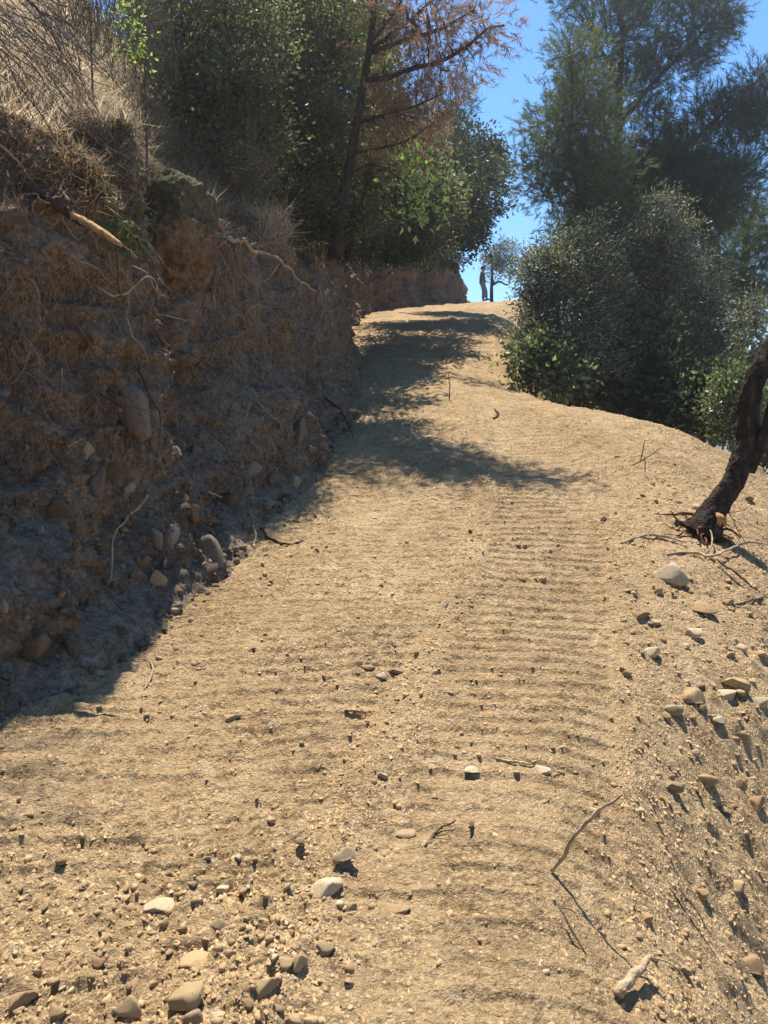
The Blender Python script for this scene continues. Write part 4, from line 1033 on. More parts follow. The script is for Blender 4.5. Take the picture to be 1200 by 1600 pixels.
b = foot(968, 23); top = at(969, -160, 23)
tree('tall_pine', 'tallest green pine right of the road, reaching out of the frame', b, [b, at(962, 420, 23), at(964, 250, 23), at(968, 60, 23), top], .17,
     lobes_px([(935, 60, 22.5, 62, 70, 46), (930, -60, 22.5, 70, 60, 34), (1000, 40, 23.5, 60, 80, 46), (1010, -60, 23, 66, 56, 32), (1085, 40, 23, 50, 38, 36), (1125, 10, 23, 24, 24, 12),
               (1045, 105, 23, 38, 34, 28), (985, 150, 23.6, 60, 50, 30), (920, 160, 23, 45, 55, 30), (985, 240, 22.6, 80, 55, 56), (1050, 275, 22.4, 70, 48, 90), (1110, 300, 22.4, 65, 46, 90),
               (1150, 270, 22.4, 40, 30, 22), (1095, 205, 22.4, 55, 34, 36), (1150, 172, 22.2, 44, 26, 32), (1195, 135, 22, 34, 32, 26), (1185, 200, 22.2, 30, 22, 12), (1060, 345, 22.6, 70, 35, 80), (1000, 330, 22.8, 70, 50, 70), (940, 300, 23, 60, 60, 40)]),
     'needle', 'bark_brown', 'needle', 201, r1=.25, size=.21, per=10, blob=.40, K=16,
     extra_limbs=[([at(965, 330, 23), at(1030, 270, 22.5), at(1100, 205, 22.3), at(1200, 110, 22)], .09), ([at(967, 200, 23), at(1020, 130, 23), at(1090, 60, 23), at(1140, -5, 23)], .08),
                  ([at(967, 120, 23), at(935, 70, 22.7), at(905, 0, 22.5)], .06), ([at(966, 240, 23), at(930, 190, 23), at(900, 130, 22.8)], .05)])
b = foot(962, 18.6)
tree('young_pine', 'slender young pine with a curved stem at the left of the pines', b, [b, at(945, 440, 18.6), at(932, 375, 18.6), at(908, 310, 18.5), at(890, 240, 18.5), at(893, 150, 18.5), at(888, 70, 18.5)], .085,
     lobes_px([(895, 105, 18.5, 34, 46, 24), (915, 150, 18.6, 34, 40, 20), (880, 190, 18.4, 46, 42, 34), (925, 225, 18.6, 48, 52, 36), (868, 240, 18.2, 46, 34, 28), (905, 275, 18.5, 54, 40, 34), (838, 262, 18.0, 38, 26, 12),
               (846, 290, 18.0, 34, 20, 9), (945, 290, 18.8, 45, 50, 30), (880, 320, 18.4, 38, 30, 14), (960, 350, 19, 50, 50, 30), (900, 365, 18.8, 50, 40, 22)]),
     'needle', 'bark_brown', 'needle_light', 202, size=.16, per=8, blob=.34, K=19, extra_limbs=[([at(908, 310, 18.5), at(870, 285, 18.2), at(842, 265, 18.0)], .03)])
b = foot(1150, 27)
tree('background_pine', 'pale sunlit pine low at the right edge behind the olives', b, [b, at(1160, 460, 27), at(1165, 380, 27), at(1185, 300, 27)], .17,
     lobes_px([(1125, 400, 26.6, 46, 34, 34), (1165, 355, 27, 40, 30, 28), (1192, 330, 27, 30, 26, 18), (1150, 440, 26.8, 50, 28, 30), (1190, 420, 27, 34, 40, 26), (1105, 440, 26.6, 30, 24, 16), (1215, 370, 27, 40, 40, 24), (1140, 480, 26.6, 40, 26, 22), (1185, 480, 26.8, 34, 26, 16)]),
     'needle', 'bark_brown', 'needle_light', 203, size=.21, per=9, blob=.45, K=17)
b = foot(1040, 18)
tree('olive_tree', 'silvery olive tree with upright shoots in front of the tall pine', b, [b, at(1035, 500, 18), at(1025, 430, 18), at(1035, 350, 18)], .10,
     lobes_px([(1015, 330, 18, 12, 30, 8), (1038, 325, 18, 12, 34, 9), (1058, 338, 18, 10, 30, 7), (1075, 365, 18, 12, 30, 8), (1045, 365, 18, 22, 24, 12), (1000, 385, 17.9, 28, 36, 24), (1040, 395, 17.9, 40, 36, 34), (1075, 415, 18, 24, 30, 16), (1030, 440, 18, 46, 36, 34), (990, 440, 18, 26, 34, 20), (1000, 490, 18.2, 40, 30, 24)]),
     'broad', 'bark_grey', 'olive', 204, size=.075, per=30, blob=.30, width=.30)
b = foot(880, 16.2)
tree('olive_thicket', 'broad silvery grey-green thicket at the road edge left of the pines', b, [b, at(880, 560, 16.2), at(872, 480, 16.2), at(880, 400, 16.3)], .07,
     lobes_px([(862, 430, 16, 46, 42, 42), (905, 410, 16.3, 46, 46, 42), (845, 490, 15.8, 34, 44, 30), (890, 490, 16, 52, 50, 46), (940, 470, 16.5, 46, 60, 44), (880, 545, 15.7, 56, 38, 48), (930, 550, 16, 46, 46, 38), (835, 430, 15.9, 24, 40, 14), (820, 520, 15.6, 20, 40, 12), (885, 375, 16.3, 12, 26, 7), (850, 385, 16.1, 10, 24, 5), (925, 368, 16.5, 12, 28, 7), (950, 400, 16.6, 18, 30, 9)]),
     'broad', 'bark_brown', 'olive', 205, cat='thicket', size=.072, per=34, blob=.30, width=.32,
     extra_limbs=[([b, at(900, 480, 16.2), at(935, 400, 16.4), at(945, 340, 16.5)], .02), ([b, at(850, 560, 15.8), at(843, 500, 15.8), at(838, 470, 15.8), at(828, 455, 15.8)], .035), ([at(843, 500, 15.8), at(862, 470, 15.9), at(880, 450, 16)], .025)])
b = foot(838, 15.0)
tree('bramble', 'low bush with big pale green sunlit leaves at road edge corner', b, [b, at(836, 590, 15.0), at(832, 555, 15.0)], .025,
     lobes_px([(826, 560, 14.9, 26, 32, 26), (850, 575, 14.8, 30, 26, 26), (818, 590, 14.7, 20, 14, 10), (880, 592, 14.9, 34, 18, 22), (845, 535, 15.1, 24, 20, 14)]),
     'broad', 'bark_brown', 'bush', 206, cat='bush', size=.095, per=10, blob=.30, width=.62)
b = foot(1075, 18.4)
tree('olive_bush', 'grey olive bush lower right behind the leaning trunk', b, [b, at(1080, 560, 18.4), at(1085, 490, 18.4)], .07,
     lobes_px([(1090, 480, 18.4, 42, 36, 36), (1060, 530, 18, 44, 36, 36), (1110, 520, 18.4, 36, 40, 30), (1085, 570, 18, 50, 36, 34), (1130, 560, 18.4, 34, 40, 22), (1150, 520, 18.6, 24, 34, 14), (1110, 455, 18.6, 18, 26, 9), (1070, 455, 18.4, 16, 24, 8)]),
     'broad', 'bark_grey', 'olive', 207, cat='bush', size=.075, per=30, blob=.30, width=.30)
for k, (px, d, lob, lab) in enumerate([
    (950, 17.4, [(950, 560, 17.2, 60, 50, 40), (910, 590, 16.6, 50, 34, 26), (990, 545, 17.4, 50, 60, 36), (985, 610, 17, 50, 40, 26)], 'dark shaded shrub under the pines, left of the gap'),
    (1050, 17.0, [(1040, 590, 17, 56, 46, 36), (1085, 620, 16.4, 50, 44, 30), (1030, 640, 16.6, 50, 36, 22), (1110, 650, 15.8, 50, 36, 22), (1140, 610, 17, 40, 40, 20)], 'dark shaded shrub under the pines, behind the bright bush'),
    (905, 20.5, [(930, 430, 20.4, 50, 70, 40), (965, 450, 20.6, 50, 90, 44), (1010, 500, 20.6, 60, 80, 40), (1075, 470, 20.8, 50, 60, 26), (1120, 560, 20.6, 60, 60, 40), (1160, 590, 20.6, 50, 60, 30)], 'dense dark evergreen filling the space beneath the pine crowns')]):
    b = foot(px, d)
    tree('dark_shrub', lab, b, [b, b + [0, 0, .6], at(lob[0][0], lob[0][1], lob[0][2])], .06, lobes_px(lob), 'broad', 'bark_dark', 'oak', 210 + k, cat='shrub', group='dark shrubs under the pines', size=.12, per=40, blob=.42, width=.5)
b = foot(1150, 10.6)
tree('green_bush', 'bright green leafy bush just left of the leaning trunk', b, [b, at(1146, 660, 10.5), at(1140, 610, 10.5)], .025,
     lobes_px([(1142, 592, 10.4, 22, 20, 16), (1130, 635, 10.3, 24, 22, 18), (1158, 640, 10.4, 26, 30, 22), (1150, 675, 10.2, 34, 18, 18), (1180, 600, 10.6, 24, 34, 18), (1188, 660, 10.5, 26, 36, 20), (1205, 705, 10.4, 30, 28, 18), (1235, 670, 10.8, 34, 44, 20), (1180, 690, 10.8, 26, 26, 14), (1250, 740, 10.2, 40, 30, 18)]),
     'broad', 'bark_grey', 'bush', 215, cat='bush', size=.05, per=16, blob=.17, width=.55)
b = foot(1195, 14.5)
tree('olive_sapling', 'thin pale olive sapling at right edge against the sky', b, [b, at(1190, 580, 14.5), at(1182, 520, 14.5), at(1178, 470, 14.5)], .03,
     lobes_px([(1180, 480, 14.5, 24, 26, 12), (1195, 520, 14.5, 26, 30, 14), (1165, 530, 14.4, 20, 24, 8), (1150, 490, 14.6, 16, 18, 5)]),
     'broad', 'bark_grey', 'olive', 216, cat='sapling', size=.07, per=16, blob=.20, width=.3)

def leaning_tree():
    g = on_ground([1104], [836])[0]; d = g[1]
    e = empty('leaning_tree', g, 'leaning dark-barked tree trunk with torn roots on the right shoulder', 'tree')
    P = [at(1096, 832, d), at(1120, 790, d - .02), at(1150, 745, d - .03), at(1166, 700, d), at(1170, 650, d + .02), at(1176, 605, d), at(1196, 560, d), at(1225, 500, d + .1), at(1262, 420, d + .2), at(1290, 330, d + .3)]
    C = catmull(P, 110); R = np.interp(np.linspace(0, 1, 110), [0, .05, .12, .2, .45, .6, 1], [.19, .130, .10, .093, .088, .082, .04]); s = Soup(); V, f = tube(C, R, 30, .20, 3)
    V = V + unit(V - C[np.clip(np.arange(len(V)) // 30, 0, 109)]) * (0.012 * (1 - 2 * np.abs(vnoise(V * np.array([1, 1, .45]), 26, 9))) + .008 * vnoise(V, 60, 10))[:, None]; s.add(V, f)
    P2 = [at(1168, 735, d - .02), at(1186, 700, d - .08), at(1200, 660, d - .1), at(1222, 590, d - .2), at(1275, 500, d - .3)]
    V, f = tube(catmull(P2, 30), np.linspace(.065, .03, 30), 14, .2, 4); s.add(V, f)
    link('trunk', s.mesh('trunk', True, g), M['bark_dark'], e)
    # torn root plate
    r = np.random.default_rng(33); s = Soup()
    for i in range(46):
        a = r.uniform(0, 6.28); dirn = unit(np.array([math.cos(a) * .9 - .3, math.sin(a) * .5 - .35, -.45 + r.normal() * .3])); p0 = P[0] + np.array([0, 0, .05]) + r.normal(size=3) * .05; Q = [p0]
        for j in range(6):
            dirn = unit(dirn + r.normal(size=3) * .35 + np.array([0, 0, -.12])); Q.append(Q[-1] + dirn * r.uniform(.04, .09))
        Q = np.array(Q); Q[:, 2] = np.maximum(Q[:, 2], full_h(Q[:, 0], Q[:, 1]) + .005)
        s.add(*tube(catmull(Q, 14), r.uniform(.006, .022) * np.linspace(1, .25, 14), 6, .2, i))
    link('root_plate', s.mesh('root_plate', True, g), M['root_rust'], e)
    s = Soup(); q = at(1124, 806, d - .15)
    for i in range(7): s.add(*tube(np.array([q + [.01 * i - .03, -.01, .03 - .004 * i], q + [.01 * i - .02, -.03, -.02], q + [.014 * i - .03, -.03, -.07 - .012 * (i % 3)]]), [.010, .014, .004], 4, .3, i))
    link('torn_wood', s.mesh('torn_wood', False, g), M['split_wood'], e)
    v, fq = rock_verts(77, ICO3, 6, .25); q = P[0] + np.array([-.05, .05, -.02]); s = Soup(); s.add(q + v * np.array([.22, .18, .13]), fq)
    link('root_ball', s.mesh('root_ball', True, g), M['bank'], e)
    r = np.random.default_rng(5); fv = Soup()
    for c, rad, n in lobes_px([(1300, 330, d, 60, 50, 26), (1330, 420, d, 50, 50, 22), (1310, 250, d + .3, 60, 50, 22)]):
        Pq, dd = in_lobe(c, rad, n, r); pos = np.repeat(Pq, 22, 0) + r.normal(size=(n * 22, 3)) * .1; fv.add(*leaves(pos, r.normal(size=pos.shape), .05, .022, r))
    link('crown', fv.mesh('crown', False, g), M['olive'], e)
leaning_tree()

# olive on the crest
b = on_ground([770], [462])[0]; b = np.array([at(768, 460, 40)[0], 40.0, gz(at(768, 460, 40)[0], 40.0) - .05])
tree('crest_olive', 'small olive tree on the crest beside the standing person', b, [b, at(768, 440, 40), at(768, 425, 40), at(768, 395, 40)], .10,
     lobes_px([(766, 404, 40, 14, 20, 14), (780, 385, 40, 10, 16, 9), (800, 400, 40, 16, 22, 16), (772, 420, 40, 12, 18, 12), (806, 425, 40, 12, 12, 8), (788, 415, 40, 12, 14, 8)]),
     'broad', 'bark_dark', 'olive', 220, size=.11, per=24, blob=.34, width=.36, twig=.012,
     extra_limbs=[([at(769, 446, 40), at(780, 440, 40), at(793, 445, 40), at(800, 432, 40), at(815, 420, 40)], .06)])

# ------------------------------------------------------------------ trees on the hill, left
def hfoot(px, py, d):
    p = at(px, py, d); z = hill_z(p[0], p[1]); p[2] = (z if z is not None else p[2]) - .06; return p
OAKS = [
 (520, 11.8, [(560, 330, 11.8, 30, 30, 18), (575, 290, 12.2, 30, 40, 18), (590, 240, 12.2, 34, 40, 18)], 'small leafy oak leaning over the bank corner', 'oak', .052),
 (560, 16.4, [(575, 300, 16.0, 40, 46, 30), (600, 260, 16.2, 40, 44, 28), (560, 350, 15.6, 40, 30, 22), (625, 300, 16.2, 26, 36, 18)], 'slim oak over the bend of the bank', 'oak', .07),
 (600, 21.4, [(600, 320, 21.2, 44, 46, 32), (640, 300, 21.2, 36, 46, 28), (585, 370, 20.8, 40, 26, 22), (665, 330, 21.2, 26, 36, 18), (700, 290, 21.4, 24, 34, 14), (690, 335, 22.4, 30, 30, 18), (730, 305, 25.5, 26, 34, 16)], 'oak shading the middle stretch of the upper road', 'oak', .085),
 (400, 15.0, [(300, 20, 14.5, 90, 90, 44), (420, 80, 15, 90, 100, 50), (340, 200, 14.5, 80, 80, 40), (500, 60, 15.5, 90, 90, 44), (450, 220, 15, 80, 80, 40), (390, -60, 15, 130, 60, 40), (530, 250, 15.5, 60, 90, 36), (250, 130, 14, 60, 110, 30)], 'deep shaded oak wood tree behind the two front oaks', 'oak', .12),
 (560, 18.0, [(560, 120, 18, 60, 90, 40), (540, 240, 17.6, 70, 70, 40), (600, 200, 18, 46, 70, 26), (560, 320, 17.4, 60, 50, 34), (520, 40, 18, 60, 60, 30)], 'tall dark oak behind the leaning pine trunk', 'oak', .12),
 (335, 9.6, [(300, 60, 9.6, 66, 66, 50), (360, 130, 9.4, 56, 66, 46), (280, 180, 9.5, 50, 66, 40), (330, 250, 9.3, 56, 56, 44), (390, 60, 9.8, 60, 66, 46), (260, 90, 9.9, 46, 80, 34), (330, -50, 9.6, 90, 50, 44), (400, 220, 9.8, 50, 66, 38), (360, 310, 9.4, 44, 40, 30)], 'large dark oak above the mossy outcrop, nearest of the hillside trees', 'oak', .046),
 (470, 12.2, [(440, 50, 12, 66, 60, 48), (500, 110, 12, 60, 66, 48), (450, 170, 11.9, 56, 60, 42), (510, 210, 12, 46, 56, 36), (470, 270, 11.8, 52, 50, 38), (540, 40, 12.2, 56, 60, 44), (470, -50, 12, 90, 50, 44), (430, 330, 11.6, 46, 36, 24), (490, 340, 11.9, 40, 36, 22), (590, -80, 11.4, 60, 50, 10), (530, -90, 11.4, 70, 50, 18)], 'dark green oak left of the leaning pine trunk', 'oak', .052),
 (600, 19.5, [(590, 280, 19.5, 50, 60, 40), (640, 250, 19.5, 50, 56, 40), (620, 330, 19.2, 60, 46, 40), (570, 340, 19, 46, 46, 34), (670, 310, 19.6, 46, 50, 34), (600, 210, 20, 56, 50, 34), (650, 370, 19.4, 50, 34, 26)], 'shady oak behind the sunlit sapling on bank top', 'oak', .09),
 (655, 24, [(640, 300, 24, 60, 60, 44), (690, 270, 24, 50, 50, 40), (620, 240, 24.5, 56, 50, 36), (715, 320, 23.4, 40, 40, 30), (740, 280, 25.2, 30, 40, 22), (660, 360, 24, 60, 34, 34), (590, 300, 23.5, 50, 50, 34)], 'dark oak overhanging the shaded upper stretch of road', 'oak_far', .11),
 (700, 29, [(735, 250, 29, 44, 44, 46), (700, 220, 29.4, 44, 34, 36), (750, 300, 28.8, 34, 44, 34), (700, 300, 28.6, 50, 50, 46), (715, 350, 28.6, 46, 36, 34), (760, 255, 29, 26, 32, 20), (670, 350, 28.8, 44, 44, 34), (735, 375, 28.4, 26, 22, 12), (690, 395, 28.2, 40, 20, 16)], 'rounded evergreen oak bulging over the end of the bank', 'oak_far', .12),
]
for k, (px, d, lob, lab, mat, sz) in enumerate(OAKS):
    b = hfoot(px, 380, d); c = at(lob[0][0], lob[0][1], lob[0][2])
    tree('oak_tree', lab, b, [b, b * .6 + c * .4 + [.1, 0, .1], c], .13 if d < 25 else .2, lobes_px(lob), 'broad', 'bark_dark', mat, 230 + k, group='oaks on the hillside', size=sz, per=34 if sz < .07 else 24, blob=.30 if d < 13 else .42, width=.55)
b = hfoot(527, 396, 10.9); dd = b[1]
TR = [b, at(536, 320, dd), at(547, 260, dd), at(560, 190, dd), at(578, 100, dd), at(588, 20, dd), at(596, -80, dd)]
LM = [([at(580, 82, dd), at(640, 60, dd - .2), at(690, 45, dd - .3), at(742, 14, dd - .4)], .035), ([at(574, 125, dd), at(607, 121, dd - .2), at(640, 108, dd - .3), at(690, 95, dd - .4), at(735, 68, dd - .5), at(762, 45, dd - .6), at(788, 40, dd - .6)], .04),
      ([at(562, 190, dd), at(605, 178, dd - .2), at(650, 165, dd - .3), at(692, 146, dd - .4)], .028), ([at(550, 240, dd), at(590, 232, dd - .1), at(630, 222, dd - .2), at(662, 204, dd - .3)], .025),
      ([at(584, 60, dd), at(605, 35, dd), at(628, 0, dd), at(645, -40, dd)], .03), ([at(582, 75, dd), at(630, 40, dd), at(665, 10, dd), at(700, -20, dd)], .03), ([at(545, 270, dd), at(580, 258, dd - .2), at(620, 268, dd - .4)], .018)]
tree('dying_pine', 'dying pine with reddish brown needles and leaning dark trunk', b, TR, .085,
     lobes_px([(650, 45, dd - .2, 52, 30, 30), (700, 70, dd - .4, 46, 34, 15), (745, 60, dd - .5, 34, 26, 8), (775, 42, dd - .6, 14, 12, 4), (690, 110, dd - .4, 50, 24, 18), (735, 95, dd - .5, 26, 22, 6), (640, 20, dd, 50, 30, 24), (690, 0, dd - .1, 46, 24, 20), (735, 20, dd - .4, 22, 20, 8),
               (650, 140, dd, 54, 34, 34), (620, 180, dd + .2, 50, 36, 34), (675, 175, dd - .2, 26, 30, 14), (600, 40, dd + .2, 36, 46, 22), (610, 120, dd + .3, 40, 40, 24), (630, 225, dd, 40, 24, 16), (600, 215, dd + .2, 44, 34, 22), (640, -40, dd, 80, 30, 9)]),
     'needle', 'bark_dark', 'needle_brown', 240, size=.13, per=3, blob=.26, K=13, droop=.6, extra_limbs=LM)
tree('green_pine_bough', 'thin green pine tip hanging right of the dying pine', hfoot(640, 330, 17), [hfoot(640, 330, 17), at(650, 250, 17), at(680, 190, 16.8), at(705, 165, 16.6)], .05,
     lobes_px([(708, 160, 16.6, 24, 28, 12), (722, 140, 16.5, 12, 18, 5), (700, 195, 16.7, 26, 20, 9)]), 'needle', 'bark_dark', 'needle', 241, size=.16, per=7, blob=.26, K=10, cat='pine')
b = hfoot(548, 395, 10.4); dd = b[1] - .3
tree('sunlit_sapling', 'young sapling with bright sunlit leaves in front of dark oaks', b, [b, at(560, 330, dd), at(590, 268, dd - .2), at(620, 275, dd - .3), at(650, 300, dd - .4)], .016,
     lobes_px([(652, 252, dd - .4, 18, 14, 7), (640, 272, dd - .4, 16, 14, 5), (684, 285, dd - .5, 18, 14, 5), (660, 305, dd - .4, 24, 14, 8), (645, 335, dd - .4, 22, 9, 6), (688, 325, dd - .5, 10, 14, 3)]),
     'broad', 'bark_dark', 'lime', 245, cat='sapling', size=.075, per=3, blob=.20, width=.55, extra_limbs=[([at(590, 268, dd - .2), at(640, 250, dd - .4), at(660, 240, dd - .4)], .008), ([at(620, 275, dd - .3), at(640, 320, dd - .4), at(630, 340, dd - .4)], .008)])
b = hfoot(225, 150, 6.6); dd = b[1]
tree('hill_sapling', 'little sapling with bright yellow-green leaves above the mossy outcrop', b, [b, at(232, 60, dd), at(215, 10, dd), at(205, -40, dd)], .010,
     lobes_px([(200, 20, dd, 12, 14, 6), (212, 88, dd, 20, 14, 9), (203, 60, dd, 16, 20, 7), (228, 50, dd, 10, 8, 3), (192, 30, dd, 14, 16, 5)]), 'broad', 'bark_grey', 'lime', 246, cat='sapling', size=.036, per=3, blob=.09, width=.6)
b = hfoot(580, 300, 11.8); dd = b[1]
tree('lit_shoot', 'sunlit leafy shoots crossing the dying pine trunk near the top', b, [b, at(575, 200, dd), at(560, 110, dd)], .012,
     lobes_px([(555, 55, dd, 22, 14, 8), (590, 95, dd, 18, 26, 12), (612, 100, dd, 12, 18, 5), (580, 130, dd, 16, 16, 6), (530, 40, dd, 16, 14, 5)]), 'broad', 'bark_dark', 'lime', 247, cat='sapling', size=.055, per=5, blob=.2, width=.6)
# undergrowth along the lip
for k, (px, py, d, lob, lab) in enumerate([
    (480, 350, 10.8, [(470, 330, 10.7, 40, 22, 22), (505, 350, 10.9, 30, 20, 16), (440, 310, 10.4, 40, 24, 18)], 'low dry-looking shrub on the bank lip before the oaks'),
    (560, 388, 13.6, [(555, 388, 13.4, 26, 16, 16), (535, 372, 12.6, 24, 18, 14)], 'tangled shrub drooping over the bank corner'),
    (625, 392, 20, [(620, 394, 19.6, 34, 14, 20), (590, 396, 18, 26, 14, 14)], 'dark shrub drooping over the middle of the far bank'),
    (705, 402, 29, [(700, 404, 28.6, 26, 12, 14), (670, 400, 27, 26, 12, 14)], 'dark shrub on the far bank end beneath the round oak'),
    (580, 380, 16, [(575, 375, 15.8, 34, 22, 20), (610, 390, 16.4, 30, 16, 16)], 'dark shrub on the bank lip at the road bend'),
    (650, 395, 24, [(650, 392, 24, 40, 16, 20), (690, 402, 26, 30, 14, 14)], 'dark shrub overhanging the far bank end')]):
    b = hfoot(px, py, d)
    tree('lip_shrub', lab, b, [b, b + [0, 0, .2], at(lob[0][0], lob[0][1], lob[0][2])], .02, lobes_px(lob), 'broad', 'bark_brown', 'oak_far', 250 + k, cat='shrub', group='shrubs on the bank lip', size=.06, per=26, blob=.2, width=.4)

# bare grey shrub in the upper left corner
def bare_shrub():
    b = hfoot(40, 60, 5.2); r = np.random.default_rng(8)
    e = empty('bare_shrub', b, 'leafless grey shrub of thin arching twigs in upper left corner', 'shrub'); s = Soup()
    for i in range(60):
        x0, y0 = r.uniform(-60, 60), r.uniform(-60, 90); dpt = r.uniform(4.2, 5.4)
        ang = math.radians(r.uniform(18, 62)); L = r.uniform(120, 260)
        P = [at(x0 + math.cos(ang) * L * t, y0 + math.sin(ang) * L * t * (1 + .25 * t), dpt - .25 * t) for t in np.linspace(0, 1, 5)]
        C = wiggle(catmull(P, 14), .02, i); R = r.uniform(.0022, .0055) * np.linspace(1, .35, 14); s.add(*tube(C, R, 4, cap=False))
        for q in range(4):
            j = r.integers(3, 13); d = unit(C[min(j + 1, 13)] - C[j - 1] + r.normal(size=3) * .06); s.add(*tube(catmull([C[j], C[j] + d * .10 + r.normal(size=3) * .02, C[j] + d * .2 + r.normal(size=3) * .04], 5), .0016 * np.linspace(1, .4, 5), 3, cap=False))
    tag(link('branch', s.mesh('branch', True, np.array(b)), M['bark_grey'], e), kind='stuff')
bare_shrub()
def brush(x, y, d, w, h, n, label, seed, mat='bark_grey'):
    b = hfoot(x, y + h, d); r = np.random.default_rng(seed); e = empty('dry_brush', b, label, 'shrub'); s = Soup()
    for i in range(n):
        q = at(x + r.normal() * w * .5, y + r.normal() * h * .5, d + r.normal() * .35); dirn = unit(q - b + r.normal(size=3) * .25); L = r.uniform(.25, .6); m = unit(dirn + r.normal(size=3) * .5)
        C = catmull([q - dirn * L * .5, q + r.normal(size=3) * .04, q + m * L * .5], 7); s.add(*tube(C, r.uniform(.0016, .004) * np.linspace(1, .4, 7), 3, cap=False))
    s.add(*tube(catmull([b, b * .4 + at(x, y, d) * .6, at(x, y, d)], 8), np.linspace(.012, .005, 8), 5))
    tag(link('branch', s.mesh('branch', True, np.array(b)), M[mat], e), kind='stuff')
brush(140, 10, 6.8, 90, 70, 420, 'pale dry brush at the top of the hillside left of the sapling', 12)
brush(225, 60, 7.6, 50, 80, 300, 'greyish dry brush between the sapling and the dark oaks', 13)
brush(385, 265, 8.4, 50, 40, 240, 'thin grey brush on the bank lip below the oaks', 14)

# dry grass and litter on the hillside (uncountable)
def blades(name, label, n, boxes, mat, seed, length, wid, segs=3, lean=.5):
    r = np.random.default_rng(seed); w = np.array([b[4] for b in boxes], float); w /= w.sum(); P, Nn = [], []
    tries = 0
    while len(P) < n and tries < n * 3:
        tries += 1; b = boxes[r.choice(len(boxes), p=w)]; p, nn = on_bank(r.uniform(b[0], b[2]), r.uniform(b[1], b[3]))
        if p is None: continue
        P.append(p); Nn.append(nn)
    P = np.array(P); Nn = np.array(Nn); n = len(P); P = P + r.normal(size=(n, 3)) * np.array([.03, .05, .0])
    L = r.uniform(*length, n)[:, None]; d = unit(Nn * .5 + np.array([0, 0, .7]) + r.normal(size=(n, 3)) * lean); S = unit(np.cross(d, r.normal(size=(n, 3)))) * wid * r.uniform(.6, 1.3, (n, 1))
    bend = unit(r.normal(size=(n, 3)) + np.array([.5, -.3, -.5])) * L * .45; V = []
    for k in range(segs + 1):
        t = k / segs; c = P + d * L * t + bend * t * t; tw = (1 - t) ** .7
        V += [c + S * tw, c - S * tw] if k < segs else [c]
    V = np.stack(V, 1); nv = V.shape[1]; f = []
    for k in range(segs - 1): a = 2 * k; f += [[a, a + 1, a + 3], [a, a + 3, a + 2]]
    f.append([2 * segs - 2, 2 * segs - 1, 2 * segs]); f = np.array(f)
    o = link(name, mesh_np(name, V.reshape(-1, 3), (f[None] + (np.arange(n) * nv)[:, None, None]).reshape(-1, 3), False), M[mat]); tag(o, label, 'grass', kind='stuff')
blades('dry_grass', 'sunlit straw-coloured dry grass on the upper left hillside', 12000, [(0, 0, 240, 190, 4), (60, 100, 280, 215, 2), (230, 170, 330, 240, 1)], 'straw', 301, (.08, .24), .0028, lean=.85)
blades('moss_tufts', 'short olive moss and wiry grass over the outcrop', 4500, [(140, 190, 325, 300, 3), (200, 260, 325, 380, 1), (60, 200, 200, 300, .6)], 'moss', 304, (.015, .07), .004, 2, 1.2)
blades('shaded_grass', 'dry grass tufts along the bank lip under the oaks', 6500, [(300, 240, 420, 340, 3), (400, 290, 520, 390, 3), (500, 350, 720, 410, 1)], 'straw', 302, (.10, .34), .0032, lean=.7)
blades('leaf_litter', 'dry leaf and twig litter lying on the bank top', 6500, [(0, 140, 200, 330, 3), (100, 190, 320, 330, 2), (320, 270, 420, 400, 1)], 'litter', 303, (.03, .11), .006, 2, 1.4)

# ------------------------------------------------------------------ the person on the crest
def skin(name, joints, edges, mat, parent, root=0, sub=2):
    me = bpy.data.meshes.new(name); me.from_pydata([j[0] for j in joints], edges, []); me.update()
    o = link(name, me, M[mat], parent)
    m = o.modifiers.new('skin', 'SKIN'); me.skin_vertices or None
    for sv, j in zip(me.skin_vertices[0].data, joints):
        rr = j[1] if isinstance(j[1], tuple) else (j[1], j[1]); sv.radius = rr; sv.use_root = False
    me.skin_vertices[0].data[root].use_root = True
    m.use_smooth_shade = True
    sb = o.modifiers.new('sub', 'SUBSURF'); sb.levels = sub; sb.render_levels = sub
    return o
def simple(name, col, rough=.9):
    m, N, L = new_mat(name); tc = N.new('ShaderNodeTexCoord'); n = noise_node(N, L, tc.outputs['Object'], 12, 4, .6)
    M[name] = finish(m, N, L, ramp(N, L, n, [(.3, tuple(c * .75 for c in col)), (.7, tuple(min(1, c * 1.2) for c in col))]), rough, n, .3, .01)
simple('skin_tone', (.36, .22, .15)); simple('shirt_cloth', (.075, .10, .085)); simple('jeans_cloth', (.13, .18, .25)); simple('hair_dark', (.012, .010, .009)); simple('shoe_dark', (.03, .027, .025))
